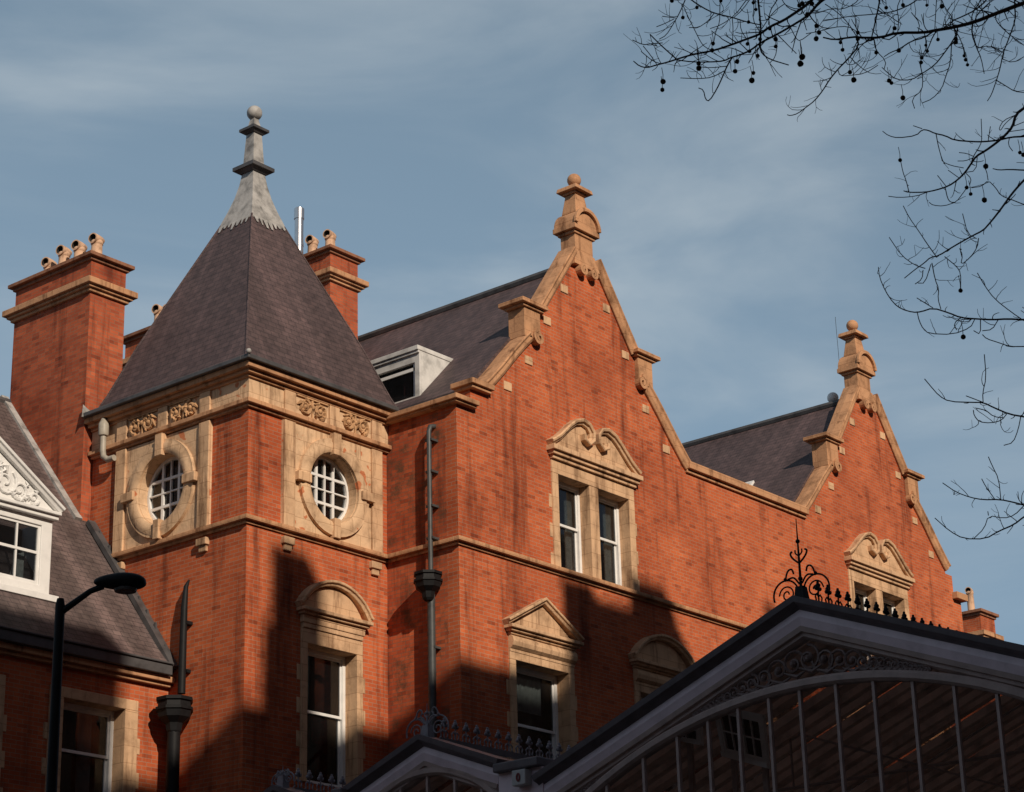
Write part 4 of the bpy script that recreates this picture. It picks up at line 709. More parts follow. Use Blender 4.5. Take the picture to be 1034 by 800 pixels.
SW = thing('side_terrace', 'dark brick terrace along the street to the left of the canopy', 'building', (-16, 25, 0))
m = MB(); m.box(-30, -16, -30, 75, 0, 19.5); m.build('wall', M_brick_far, SW)
m = MB(); m.box(-30.2, -15.8, -30.2, 75.2, 19.5, 19.8); m.build('parapet', M_stone, SW)
BRANCHES = '''10.073,4.45,7.899,0.0121 10.012,4.457,7.862,0.0115 9.894,4.473,7.79,0.0108 9.74,4.504,7.696,0.0101 9.588,4.56,7.6,0.0094 9.45,4.618,7.532,0.0088 9.346,4.678,7.492,0.0082 9.304,4.719,7.477,0.0076 9.187,4.818,7.466,0.007 9.179,4.916,7.469,0.0065 9.138,5.007,7.487,0.006 9.123,5.023,7.493,0.0054 9.116,5.083,7.506,0.0048 9.115,5.159,7.523,0.0043 9.086,5.206,7.544,0.0037|9.346,4.678,7.492,0.0042 9.347,4.744,7.473,0.0038 9.312,4.802,7.462,0.0034 9.33,4.891,7.452,0.003 9.327,4.941,7.451,0.0026 9.342,4.989,7.45,0.0021|9.481,4.419,7.672,0.0039 9.534,4.447,7.668,0.0038 9.493,4.507,7.609,0.0036 9.431,4.554,7.563,0.0035 9.383,4.593,7.532,0.0033 9.419,4.627,7.522,0.0032|9.416,4.424,7.645,0.0031 9.468,4.452,7.641,0.0029 9.49,4.519,7.6,0.0026 9.557,4.57,7.585,0.0024|8.863,4.719,7.532,0.0046 8.91,4.751,7.516,0.0042 9,4.825,7.496,0.0039 9.099,4.906,7.482,0.0035 9.159,4.955,7.475,0.0032|8.983,4.557,7.507,0.0036 9.018,4.591,7.499,0.0033 9.022,4.669,7.488,0.0031 9.015,4.753,7.487,0.0028 8.987,4.862,7.505,0.0026 8.974,4.954,7.529,0.0023 8.981,5.06,7.555,0.0021 8.986,5.14,7.576,0.0018|9.74,4.504,7.696,0.0027 9.799,4.537,7.689,0.0025 9.962,4.568,7.718,0.0023 10.084,4.591,7.739,0.0021 10.314,4.622,7.786,0.002|9.577,4.567,7.592,0.0043 9.651,4.616,7.578,0.0037 9.81,4.671,7.575,0.0031 9.913,4.701,7.57,0.0025 10.031,4.749,7.537,0.0019|9.81,4.671,7.575,0.0024 9.912,4.643,7.626,0.002 10.072,4.66,7.653,0.0017|9.826,4.422,7.812,0.004 9.93,4.477,7.801,0.0038 10.027,4.522,7.794,0.0036 10.087,4.608,7.72,0.0034 10.107,4.657,7.667,0.0032 10.162,4.714,7.604,0.003 10.173,4.752,7.542,0.0027 10.173,4.787,7.475,0.0025 10.152,4.806,7.434,0.0022|10.107,4.657,7.667,0.0022 9.941,4.645,7.633,0.0016|10.131,4.679,7.645,0.0025 10.27,4.683,7.677,0.0021 10.375,4.658,7.751,0.0017|10.165,4.747,7.551,0.0028 10.287,4.745,7.559,0.0026 10.382,4.742,7.562,0.0024 10.48,4.731,7.59,0.0023|9.5,4.62,7.541,0.0037 9.552,4.676,7.521,0.0035 9.592,4.767,7.482,0.0034 9.618,4.836,7.454,0.0032 9.613,4.914,7.429,0.003 9.612,4.981,7.414,0.0028 9.56,5.043,7.416,0.0026 9.465,5.051,7.433,0.0024 9.421,5.05,7.44,0.0022|9.553,4.69,7.514,0.0029 9.702,4.783,7.481,0.0028 9.763,4.854,7.442,0.0026 9.805,4.901,7.41,0.0023 9.811,4.968,7.372,0.0021 9.789,5.023,7.357,0.0019|9.526,4.876,7.444,0.0027 9.646,4.928,7.422,0.0025 9.721,4.98,7.393,0.0023 9.731,5.054,7.371,0.0021 9.789,5.071,7.341,0.0019|9.123,5.023,7.493,0.0045 9.199,5.057,7.481,0.0043 9.28,5.173,7.481,0.0041 9.346,5.28,7.483,0.0039 9.415,5.378,7.482,0.0037 9.487,5.465,7.477,0.0034 9.554,5.563,7.473,0.0032 9.586,5.639,7.473,0.003 9.617,5.715,7.472,0.0028 9.615,5.763,7.475,0.0025 9.599,5.774,7.479,0.0023|9.346,5.28,7.483,0.0022 9.4,5.301,7.473,0.002 9.414,5.257,7.463,0.0019 9.43,5.161,7.447,0.0018 9.393,5.059,7.445,0.0016|9.164,4.945,7.474,0.0026 9.269,4.997,7.461,0.0024 9.382,5,7.445,0.0021 9.443,5.051,7.437,0.0019|9.083,4.514,7.521,0.0023 9.207,4.592,7.506,0.0022 9.346,4.678,7.492,0.0021|9.19,4.814,7.466,0.0024 9.087,4.746,7.477,0.0022 9.003,4.708,7.489,0.002 8.943,4.647,7.501,0.0018|9.45,4.618,7.532,0.0026 9.635,4.669,7.54,0.0023 9.793,4.736,7.521,0.0019|9.304,4.719,7.477,0.0024 9.424,4.769,7.47,0.002 9.494,4.846,7.452,0.0016|9.123,5.023,7.493,0.0024 9.017,5.007,7.524,0.0021 8.947,5.025,7.565,0.0018 8.906,5.073,7.617,0.0016|9.155,4.965,7.477,0.0024 9.228,5.089,7.479,0.002 9.317,5.183,7.474,0.0016|9.386,4.662,7.503,0.0021 9.381,4.579,7.538,0.0019 9.234,4.549,7.526,0.0017 9.124,4.512,7.526,0.0015|9.085,4.669,7.484,0.0021 9.206,4.688,7.48,0.0018 9.281,4.745,7.471,0.0016|8.877,5.027,7.63,0.0029 8.908,5.112,7.633,0.0026 8.951,5.193,7.62,0.0024 8.986,5.27,7.614,0.0021|8.941,5.212,7.636,0.0021 8.943,5.136,7.607,0.002 8.924,5.048,7.589,0.0019 8.932,4.99,7.563,0.0018 8.909,4.9,7.549,0.0017 8.874,4.84,7.554,0.0015|9.045,5.284,7.58,0.0021 9.044,5.205,7.562,0.002 9.03,5.105,7.543,0.0018 9.037,5.02,7.519,0.0017 9.085,4.999,7.499,0.0016|8.88,5.054,7.641,0.0068 8.891,5.085,7.641,0.0065 8.937,5.175,7.627,0.0063 8.961,5.227,7.622,0.006 8.994,5.346,7.625,0.0057 9.013,5.444,7.624,0.0054 9.018,5.56,7.617,0.0052 9.026,5.63,7.6,0.0049 9.007,5.693,7.586,0.0046 8.982,5.728,7.577,0.0042 8.963,5.767,7.56,0.0039 8.891,5.807,7.54,0.0036 8.775,5.843,7.506,0.0033 8.652,5.859,7.473,0.0029|8.889,5.129,7.669,0.0079 8.916,5.195,7.661,0.0076 8.942,5.284,7.66,0.0073 8.963,5.372,7.657,0.007 8.969,5.462,7.659,0.0066 8.98,5.533,7.644,0.0063 8.963,5.609,7.637,0.0059 8.93,5.689,7.618,0.0056 8.868,5.763,7.585,0.0052 8.751,5.824,7.536,0.0048 8.662,5.853,7.486,0.0045 8.576,5.87,7.434,0.0041 8.477,5.878,7.379,0.0037 8.388,5.878,7.325,0.0033 8.305,5.869,7.299,0.003 8.239,5.857,7.296,0.0026|8.9,5.48,7.826,0.0059 8.901,5.48,7.803,0.0055 8.93,5.495,7.703,0.0051 8.967,5.517,7.656,0.0047 9.041,5.577,7.604,0.0043 9.078,5.59,7.588,0.0038 9.134,5.578,7.571,0.0034 9.221,5.512,7.546,0.003|8.741,5.819,7.887,0.0038 8.741,5.808,7.864,0.0037 8.772,5.756,7.809,0.0035 8.81,5.709,7.771,0.0034 8.866,5.636,7.743,0.0032 8.912,5.569,7.706,0.0031 8.946,5.507,7.679,0.003|8.727,5.831,7.885,0.0033 8.714,5.828,7.86,0.003 8.649,5.827,7.748,0.0027 8.589,5.834,7.654,0.0024 8.533,5.843,7.569,0.0021 8.478,5.851,7.526,0.0019|8.604,5.836,7.696,0.0024 8.531,5.85,7.641,0.002 8.469,5.858,7.6,0.0016|8.617,5.832,7.707,0.0024 8.534,5.862,7.694,0.0016|8.689,5.831,7.826,0.0022 8.688,5.804,7.744,0.0021 8.716,5.784,7.665,0.002 8.769,5.782,7.604,0.002 8.803,5.781,7.588,0.0019 8.858,5.769,7.582,0.0019|8.403,5.858,7.526,0.0029 8.47,5.852,7.499,0.0031 8.556,5.853,7.483,0.0033 8.642,5.858,7.474,0.0035|8.238,5.856,7.421,0.0023 8.333,5.857,7.432,0.0024 8.386,5.856,7.46,0.0024 8.502,5.849,7.512,0.0024|8.333,5.857,7.426,0.0021 8.407,5.863,7.402,0.0021 8.475,5.876,7.383,0.0021|8.313,5.857,7.384,0.0021 8.433,5.87,7.381,0.0021 8.52,5.876,7.402,0.0021|8.987,5.725,7.578,0.0041 9.002,5.769,7.553,0.0039 9.039,5.829,7.519,0.0036 9.081,5.899,7.484,0.0034 9.11,5.974,7.445,0.0032 9.068,5.971,7.439,0.003 8.991,5.929,7.453,0.0027 8.943,5.928,7.445,0.0025|9.017,5.8,7.535,0.0027 8.979,5.859,7.5,0.0025 8.892,5.89,7.468,0.0022 8.74,5.907,7.418,0.0019|9.007,5.773,7.55,0.0025 8.917,5.827,7.522,0.0022 8.849,5.844,7.507,0.0019|8.847,5.685,7.88,0.0024 8.832,5.684,7.807,0.0023 8.833,5.692,7.715,0.0022 8.827,5.716,7.674,0.002 8.848,5.754,7.602,0.0019|8.81,5.709,7.771,0.0024 8.786,5.734,7.723,0.0022 8.742,5.77,7.677,0.0019 8.689,5.797,7.665,0.0016|8.893,5.534,7.839,0.0027 8.89,5.546,7.825,0.0025 8.874,5.616,7.75,0.0023 8.843,5.686,7.705,0.0021 8.799,5.734,7.681,0.0019|8.999,5.349,7.622,0.0024 9.066,5.359,7.584,0.0022 9.083,5.346,7.574,0.0021 9.044,5.248,7.572,0.0019|9.083,5.346,7.574,0.0019 9.179,5.403,7.547,0.0016|9.013,5.444,7.624,0.0027 9.094,5.427,7.58,0.0023 9.157,5.42,7.556,0.0019|8.903,5.354,7.771,0.0029 8.907,5.363,7.759,0.0028 8.924,5.427,7.721,0.0026 8.96,5.462,7.667,0.0024|8.868,5.632,7.742,0.0022 8.893,5.647,7.676,0.0019 8.93,5.683,7.621,0.0016|9.021,5.456,7.62,0.0022 9.073,5.486,7.594,0.002 9.137,5.543,7.571,0.0018 9.159,5.595,7.564,0.0016|8.896,5.517,7.834,0.0024 8.887,5.572,7.774,0.002 8.872,5.628,7.736,0.0016|8.973,5.527,7.651,0.0024 8.917,5.535,7.713,0.0022 8.901,5.506,7.778,0.0019 8.896,5.512,7.826,0.0016|8.962,5.507,7.662,0.0024 8.927,5.405,7.713,0.002 8.913,5.321,7.722,0.0016|8.963,5.609,7.637,0.0022 8.918,5.614,7.673,0.0019 8.891,5.598,7.726,0.0016|8.961,5.227,7.622,0.0021 8.923,5.235,7.668,0.0019 8.899,5.239,7.717,0.0016|10.522,4.736,7.523,0.0085 10.481,4.743,7.495,0.0081 10.397,4.759,7.429,0.0077 10.35,4.765,7.335,0.0073 10.267,4.779,7.251,0.0068 10.182,4.799,7.178,0.0064 10.096,4.827,7.108,0.006 10.034,4.856,7.062,0.0056 9.99,4.866,7.007,0.0053 9.93,4.879,6.934,0.0049 9.874,4.902,6.875,0.0045 9.83,4.938,6.834,0.0041 9.804,5,6.822,0.0038 9.795,5.061,6.826,0.0034 9.813,5.172,6.868,0.0031 9.825,5.206,6.893,0.0027|10.448,4.724,7.3,0.0053 10.412,4.732,7.284,0.0051 10.307,4.762,7.251,0.0048 10.212,4.792,7.206,0.0046 10.116,4.84,7.177,0.0044 10.061,4.877,7.17,0.0041 9.986,4.95,7.176,0.0039 9.955,4.987,7.206,0.0037 9.921,5.033,7.223,0.0035 9.899,5.058,7.243,0.0033 9.882,5.086,7.251,0.0031 9.881,5.126,7.226,0.0029 9.86,5.23,7.24,0.0027 9.845,5.278,7.265,0.0024 9.823,5.301,7.294,0.0022|9.88,5.084,7.254,0.0025 9.851,5.123,7.276,0.0017|9.926,5.027,7.218,0.0028 9.934,5.025,7.144,0.0025 9.927,5.01,7.07,0.0023 9.918,5.003,7.037,0.0021 9.925,4.954,6.999,0.0019 9.946,4.893,6.972,0.0016|9.811,5.167,6.866,0.0027 9.856,5.202,6.968,0.0025 9.875,5.226,7.03,0.0022 9.886,5.239,7.106,0.0019|9.794,5.051,6.822,0.0024 9.786,5.114,6.816,0.0022 9.806,5.228,6.852,0.0019 9.835,5.308,6.897,0.0016|9.819,4.952,6.826,0.0027 9.758,4.914,6.728,0.0025 9.735,4.887,6.688,0.0023 9.738,4.857,6.679,0.0022 9.814,4.844,6.761,0.002 9.849,4.84,6.799,0.0019|9.737,4.861,6.68,0.0024 9.708,4.916,6.665,0.0021 9.717,4.983,6.695,0.0019 9.739,5.015,6.731,0.0016|10.251,4.66,6.99,0.0044 10.224,4.67,6.984,0.0039 10.137,4.714,6.972,0.0034 10.073,4.748,6.956,0.0029 10.052,4.773,6.966,0.0024|10.206,4.643,6.931,0.0065 10.151,4.644,6.888,0.0062 10.029,4.642,6.789,0.0059 9.935,4.639,6.709,0.0055 9.811,4.631,6.6,0.0052 9.696,4.627,6.5,0.0049 9.623,4.626,6.438,0.0045 9.556,4.628,6.381,0.0042 9.485,4.662,6.335,0.0039 9.39,4.72,6.265,0.0037 9.318,4.778,6.203,0.0034 9.322,4.825,6.212,0.0031 9.287,4.843,6.175,0.0028 9.255,4.888,6.138,0.0026 9.222,4.931,6.095,0.0023|9.967,4.554,6.643,0.0029 9.949,4.568,6.646,0.0028 9.925,4.619,6.681,0.0026 9.904,4.676,6.719,0.0025 9.942,4.715,6.791,0.0023 9.963,4.765,6.861,0.0022 9.9,4.775,6.805,0.002 9.86,4.818,6.796,0.0019|9.963,4.765,6.861,0.0024 10.012,4.791,6.943,0.002 10.023,4.812,6.982,0.0016|9.99,4.866,7.007,0.003 10.019,4.867,7.056,0.0027 10.092,4.848,7.152,0.0023 10.114,4.846,7.198,0.002 10.128,4.844,7.326,0.0017|10.144,4.825,7.187,0.0022 10.185,4.821,7.292,0.0017|9.93,4.879,6.934,0.0024 9.915,4.839,6.878,0.0022 9.875,4.833,6.825,0.0019|10.396,4.759,7.424,0.0025 10.287,4.786,7.358,0.0023 10.242,4.798,7.296,0.0022 10.246,4.793,7.277,0.002 10.295,4.783,7.34,0.0018 10.382,4.762,7.415,0.0017|9.955,4.929,7.03,0.0022 9.978,4.895,7.027,0.0019 10.016,4.866,7.05,0.0016|9.983,4.929,7.092,0.0022 10.008,4.896,7.085,0.0019 10.025,4.865,7.062,0.0016|9.902,4.964,6.966,0.0019 9.889,4.899,6.893,0.0016|9.869,5.015,6.939,0.0019 9.824,4.945,6.83,0.0016|10.044,4.851,7.069,0.0022 9.97,4.834,6.943,0.0019 9.93,4.879,6.934,0.0016|10.296,4.766,7.248,0.0025 10.257,4.762,7.184,0.0021 10.261,4.741,7.14,0.0017|10.35,4.765,7.335,0.0022 10.458,4.743,7.398,0.0017|10.301,4.773,7.286,0.0022 10.437,4.738,7.34,0.0017|9.266,4.791,6.15,0.0028 9.126,4.711,5.993,0.0025 9.039,4.65,5.894,0.0022 8.963,4.622,5.81,0.0019 8.89,4.574,5.721,0.0017|9.308,4.782,6.194,0.0028 9.445,4.901,6.354,0.0025 9.558,4.998,6.491,0.0022 9.679,5.112,6.65,0.0019 9.761,5.184,6.772,0.0016|9.24,4.819,6.122,0.0025 9.294,4.902,6.181,0.0022 9.427,5.047,6.325,0.0019 9.61,5.206,6.539,0.0016|9.228,4.825,6.109,0.0023 9.155,4.797,6.028,0.002 9.134,4.828,6.004,0.0017|9.26,4.794,6.143,0.002 9.114,4.762,5.983,0.0017 9.133,4.81,6.004,0.0015|9.471,4.631,6.307,0.0023 9.502,4.693,6.364,0.0019 9.66,4.787,6.562,0.0016|9.474,4.621,6.305,0.0025 9.395,4.594,6.22,0.0023 9.299,4.591,6.132,0.0021 9.224,4.612,6.071,0.0019 9.31,4.638,6.161,0.0017 9.369,4.68,6.232,0.0015|9.303,4.734,6.181,0.0025 9.215,4.63,6.068,0.0022 9.158,4.583,5.998,0.002 9.033,4.53,5.857,0.0017|9.228,4.277,5.684,0.0048 9.173,4.282,5.666,0.0046 9.05,4.306,5.641,0.0044 8.948,4.339,5.615,0.0041 8.883,4.389,5.614,0.0039 8.846,4.452,5.627,0.0037 8.863,4.52,5.677,0.0035 8.904,4.623,5.745,0.0034 8.898,4.686,5.74,0.0032 8.914,4.738,5.757,0.003 8.981,4.837,5.824,0.0028 9.061,4.921,5.905,0.0026 9.197,5.034,6.046,0.0025 9.344,5.141,6.202,0.0023 9.432,5.19,6.302,0.0021|8.904,4.623,5.745,0.0019 9.013,4.761,5.871,0.0015|8.907,4.712,5.751,0.0024 8.841,4.671,5.672,0.0023 8.784,4.624,5.6,0.0022 8.749,4.577,5.551,0.0021 8.754,4.456,5.514,0.002 8.825,4.396,5.553,0.002 8.871,4.394,5.607,0.0019|8.846,4.452,5.627,0.0019 8.805,4.471,5.589,0.0017 8.781,4.447,5.544,0.0014|8.896,4.375,5.612,0.0024 8.841,4.356,5.511,0.002 8.824,4.381,5.534,0.0016|8.982,4.325,5.621,0.0019 8.917,4.33,5.552,0.0017 8.862,4.354,5.537,0.0014|9.171,4.282,5.66,0.0024 9.097,4.304,5.686,0.0022 9.056,4.369,5.765,0.0019 9.107,4.438,5.874,0.0017 9.179,4.503,5.981,0.0015|9.219,4.289,5.542,0.0029 9.156,4.291,5.524,0.0026 9.025,4.3,5.488,0.0024 8.932,4.314,5.486,0.0021 8.862,4.339,5.492,0.0019 8.85,4.351,5.513,0.0016|9.558,4.492,5.312,0.0047 9.467,4.48,5.292,0.0043 9.264,4.459,5.247,0.0039 9.056,4.435,5.22,0.0036 8.934,4.426,5.212,0.0032 8.852,4.439,5.193,0.0029 8.709,4.486,5.171,0.0025 8.653,4.507,5.19,0.0022 8.618,4.53,5.239,0.0019 8.612,4.551,5.275,0.0016|8.934,4.426,5.212,0.0021 8.89,4.402,5.24,0.0019 8.87,4.365,5.303,0.0016 8.832,4.343,5.405,0.0014|8.934,4.426,5.212,0.0019 8.783,4.434,5.206,0.0014|9.234,4.458,5.239,0.0022 9.219,4.482,5.208,0.002 9.126,4.492,5.173,0.0019 9.007,4.494,5.149,0.0017 8.925,4.476,5.156,0.0016 8.892,4.46,5.17,0.0014|9.23,4.472,5.222,0.0019 9.11,4.467,5.196,0.0017 8.997,4.448,5.194,0.0016 8.908,4.45,5.182,0.0014|9.423,4.475,5.282,0.0024 9.49,4.529,5.242,0.0022 9.526,4.581,5.195,0.002 9.434,4.587,5.16,0.0017|10.237,4.868,5.087,0.0044 10.151,4.86,5.073,0.0041 10.012,4.846,5.053,0.0037 9.821,4.83,5.022,0.0033 9.645,4.836,4.981,0.003 9.502,4.834,4.961,0.0026 9.341,4.826,4.95,0.0023 9.174,4.805,4.953,0.0019|9.83,4.83,5.024,0.0023 9.649,4.74,5.07,0.002 9.469,4.679,5.082,0.0017 9.353,4.637,5.091,0.0015|9.763,4.83,5.009,0.0023 9.569,4.776,5.019,0.0019 9.466,4.742,5.028,0.0015|10.281,4.894,5.06,0.0047 10.219,4.9,5.033,0.0043 10.143,4.923,4.978,0.0039 10.006,4.948,4.918,0.0035 9.92,4.983,4.865,0.0031 9.739,5.015,4.834,0.0027 9.59,5.013,4.843,0.0024 9.406,4.989,4.865,0.002|10.154,4.862,5.071,0.0026 10.094,4.893,5.011,0.0024 9.993,4.904,4.974,0.0023 9.809,4.898,4.949,0.0021 9.852,4.95,4.9,0.0019 9.817,4.996,4.849,0.0018|9.809,4.898,4.949,0.002 9.777,4.883,4.959,0.0015'''
BALLS = '''8.641,5.867,7.838,0.0113 8.748,5.778,7.807,0.0102 8.842,5.681,7.852,0.0102 8.661,5.815,7.722,0.0124 8.841,5.749,7.612,0.0124 8.856,5.768,7.584,0.0124 8.821,5.837,7.514,0.0135 8.841,5.852,7.498,0.0147 8.591,5.921,7.341,0.0145 8.621,5.949,7.313,0.0123 9.03,5.723,7.569,0.0137 9.075,5.769,7.544,0.0149 9.168,5.71,7.549,0.0138 9.212,5.751,7.535,0.0173 8.916,5.56,7.704,0.0124 8.907,5.502,7.755,0.0112 8.898,5.509,7.796,0.0101 9.034,5.469,7.612,0.0124 9.073,5.496,7.594,0.0124 9.077,5.618,7.584,0.0136 9.026,5.636,7.598,0.0136 8.986,5.62,7.621,0.0113 9,5.547,7.628,0.0124 9.191,5.406,7.544,0.017 9.236,5.447,7.536,0.017 9.009,5.195,7.578,0.0122 9.05,5.207,7.559,0.0133 9.087,5.249,7.553,0.0156 8.949,5.212,7.629,0.0133 8.911,5.214,7.678,0.0166 8.908,5.154,7.653,0.0132 8.917,5.236,7.678,0.0133 8.976,5.467,7.652,0.0112 8.972,4.752,7.496,0.0107 9,4.669,7.491,0.0118 9.1,4.584,7.5,0.0107 9.196,4.547,7.521,0.0155 9.146,4.807,7.47,0.0144 9.094,4.998,7.496,0.0109 9.141,5.028,7.489,0.0121 9.143,5.135,7.509,0.0122 9.2,5.158,7.497,0.011 9.389,5.231,7.465,0.0137 9.458,5.25,7.452,0.0163 9.287,5.005,7.458,0.0122 9.338,4.896,7.451,0.0134 9.542,5.08,7.419,0.0125 9.567,5.08,7.414,0.0125 9.698,5.088,7.377,0.0138 9.416,4.774,7.469,0.0098 9.47,4.797,7.464,0.011 9.494,4.846,7.452,0.0111 9.526,4.869,7.445,0.0123 9.44,4.712,7.49,0.011 9.56,4.667,7.527,0.0135 9.585,4.681,7.523,0.0135 9.753,4.723,7.525,0.0099 9.793,4.736,7.521,0.01 9.84,4.751,7.515,0.01 9.887,5.243,7.117,0.012 10.033,4.803,6.983,0.0145 9.851,4.841,6.802,0.0116 9.818,4.806,6.74,0.0116 9.809,4.726,6.675,0.015 10.305,4.719,7.139,0.012 10.317,4.706,7.125,0.0129 9.021,4.525,5.844,0.0136 8.768,4.41,5.493,0.0142'''
# ------------------------------------------------------------------ glazed street canopy
XK = 21.42
K = thing('glass_canopy', 'grey painted iron and glass street canopy with arched glazed gables and iron cresting', 'canopy', (XK, 14, 0))
def gable_front(ya, za, hw, drop, Ra, cz, mull, zbot, xb, scale=1.0):
    path = [(ya-hw, za-drop), (ya, za), (ya+hw, za-drop)]
    k = scale
    def st(name, prof, mat, bev=0): m = MB(); m.strip(path, prof, 'x'); return m.build(name, mat, K, bev, seg=1)
    st('eaves_moulding', [(.02, XK-.20), (.02, XK+.25), (-.12*k, XK+.25), (-.12*k, XK-.08), (-.08*k, XK-.13), (-.05*k, XK-.19)], M_cano)
    st('bargeboard', [(-.122*k, XK-.075), (-.122*k, XK+.1), (-.30*k, XK+.1), (-.30*k, XK-.06), (-.20*k, XK-.09)], M_canog)
    st('inner_moulding', [(-.302*k, XK-.08), (-.302*k, XK+.1), (-.44*k, XK+.1), (-.44*k, XK+.02), (-.41*k, XK-.03), (-.37*k, XK-.03), (-.36*k, XK-.07)], M_canob)
    am = math.degrees(math.acos(max(-1, min(1, (hw*.97)/Ra))))
    ap = arc(ya, cz, Ra, Ra, am, 180-am, 40)
    m = MB(); m.strip(list(reversed(ap)), [(-.06*k, XK-.04), (-.06*k, XK+.08), (.06*k, XK+.08), (.06*k, XK-.04), (.03*k, XK-.075), (-.03*k, XK-.075)], 'x'); m.build('arch_rib', M_canob, K)
    az = lambda y: cz+math.sqrt(max(0, Ra*Ra-(y-ya)**2))
    for y in mull:
        m = MB(); m.box(XK-.025, XK+.03, y-.018, y+.018, zbot, az(y)-.05); m.build('mullion', M_canob, K)
    lo, hi = ya-hw*.96, ya+hw*.96
    gp = [(lo, zbot)]+[(hi, zbot)]+[(y, az(y)) for y in [hi-(hi-lo)*i/30 for i in range(31)]]
    m = MB(); m.face([(XK+.02, y, z) for y, z in gp]); m.build('glazing', M_cglass, K)
    m = MB(); m.box(XK-.05, XK+.06, ya-hw, ya+hw, zbot-.2, zbot); m.build('transom', M_canog, K)
    # iron scrollwork between arch and gable
    m = MB(); y = ya-hw*.93; sl = drop/hw; n = 0
    while y < ya+hw*.93:
        b = az(y)+.06*k; t = za-abs(y-ya)*sl-.46*k; h = t-b
        if h > .05:
            rows = max(1, round(h/.34)); r = min(.17, h/rows/2)
            for q in range(rows):
                c = (y, b+h*(q+.5)/rows); sp_ = spiral(c[0], c[1], r*.98, 90*((n+q) % 4), 1.35*(1 if (n+q) % 2 else -1), 18, .18)
                m.tube([(XK, u, z) for u, z in sp_], .018, 5)
                m.tube([(XK, c[0]-r, c[1]-r*.6), (XK-.01, c[0]-.3*r, c[1]-r), (XK, c[0]+r, c[1]-r*.5)], [.01, .03, .01], 5)
                m.ball((XK, c[0], c[1]), r*.28, 7, 5)
            y += 2*r*.62
        else: y += .08
        n += 1
    m.build('iron_scrollwork', M_fil, K)
    # roof slopes: boards, purlins, glass
    for s in (-1, 1):
        m = MB(); x = XK+.3
        while x < xb:
            wd = random.choice((.10, .13, .16, .22))
            m.hull([(x, ya, za-.05), (x+wd, ya, za-.05), (x+wd, ya+s*hw, za-drop-.05), (x, ya+s*hw, za-drop-.05), (x, ya, za-.17), (x+wd, ya, za-.17), (x+wd, ya+s*hw, za-drop-.17), (x, ya+s*hw, za-drop-.17)], [(0,1,2,3), (4,5,6,7), (0,1,5,4), (1,2,6,5), (2,3,7,6), (3,0,4,7)]); x += wd+random.uniform(.14, .34)
        m.build('roof_boards', M_timber, K)
        m = MB(); m.face([(XK+.2, ya, za-.03), (xb, ya, za-.03), (xb, ya+s*hw, za-drop-.03), (XK+.2, ya+s*hw, za-drop-.03)]); m.build('roof_glass', M_rglass, K)
    m = MB(); m.box(XK+.2, xb, ya-.07, ya+.07, za-.08, za+.02); m.build('ridge', M_cano, K)
def crest(y, z, x, s):
    m = MB(); w_ = .095*s
    m.tube([(x, y, z), (x, y, z+.28*s)], .012*s, 5)
    m.ball((x, y, z+.245*s), .034*s, 7, 5); m.ball((x-.035*s, y, z+.205*s), .028*s, 7, 5); m.ball((x+.035*s, y, z+.205*s), .028*s, 7, 5); m.ball((x, y, z+.285*s), .02*s, 6, 5)
    for q in (-1, 1): m.tube([(x+q*u, y, z+v) for u, v in ((.0, .10*s), (.04*s, .135*s), (.075*s, .10*s), (.06*s, .05*s), (w_, .015*s), (w_+.02*s, 0))], .011*s, 5)
    m.box(x-.11*s, x+.11*s, y-.012, y+.012, z-.02, z+.012)
    return m
big = (13.20, 8.30)
gable_front(big[0], big[1], 4.02, 1.56, 6.6, .70, [16.73,16.18,15.61,15.09,14.63,14.19,13.75,13.32,12.83,12.335,11.835,11.325,10.816,10.3,9.8], 4.4, 32.5)
gable_front(19.14, 7.56, 1.36, .52, 1.75, 5.35, [18.2, 18.66, 19.14, 19.62, 20.1], 4.4, 26.2)
gable_front(21.86, 7.26, 1.30, .50, 1.75, 5.05, [20.9, 21.38, 21.86, 22.34, 22.8], 4.4, 25.8)
m = MB(); m.box(XK-.20, XK+.25, 17.12, 17.86, 6.88, 7.0); m.build('gutter', M_cano, K, .02)
m = MB(); m.box(XK-.10, XK+.1, 17.12, 17.84, 6.5, 6.878); m.build('fascia', M_canog, K)
m = MB(); m.box(XK-.30, XK+.25, 20.44, 20.62, 6.9, 7.04); m.build('gutter', M_cano, K, .02)
for y in (9.3, 17.5, 20.5, 23.2):
    m = MB(); m.lathe(XK, y, [(.16, 0), (.16, .5), (.1, .6), (.085, 4.0), (.14, 4.1), (.16, 4.2)], 12); m.build('column', M_canog, K, smooth=True)
    m = MB(); m.box(XK-.08, XK+.08, y-.1, y+.1, 4.2, 6.6); m.build('post', M_canog, K)
for x in (24.2, 27.2, 30.2):
    m = MB(); m.tube([(x, 9.6, 6.7), (x, 17.1, 6.7)], .022, 6); m.tube([(x, 13.35, 6.7), (x, 13.35, 8.15)], .018, 6)
    for s in (-1, 1): m.tube([(x, 13.35+s*3.9, 6.72), (x, 13.35, 8.16)], .04, 6); m.tube([(x, 13.35+s*1.9, 6.7), (x, 13.35+s*1.9, 7.46)], .016, 6); m.tube([(x, 13.35, 6.72), (x, 13.35+s*1.9, 7.44)], .016, 6)
    m.build('roof_truss', M_canob, K)
for ya, za, s, n, x0, sp_ in ((13.20, 8.31, .98, 24, XK+.38, .225), (19.14, 7.57, 1.0, 15, XK+.34, .225), (21.86, 7.27, 1.0, 5, XK+.3, .225)):
    mt = M_iron if ya < 15 else M_ironp
    src_ = crest(ya, za, x0, s).build('cresting', mt, K)
    for k in range(1, n):
        c = src_.copy(); col.objects.link(c); c.location = src_.location + Vector((k*sp_, 0, 0))
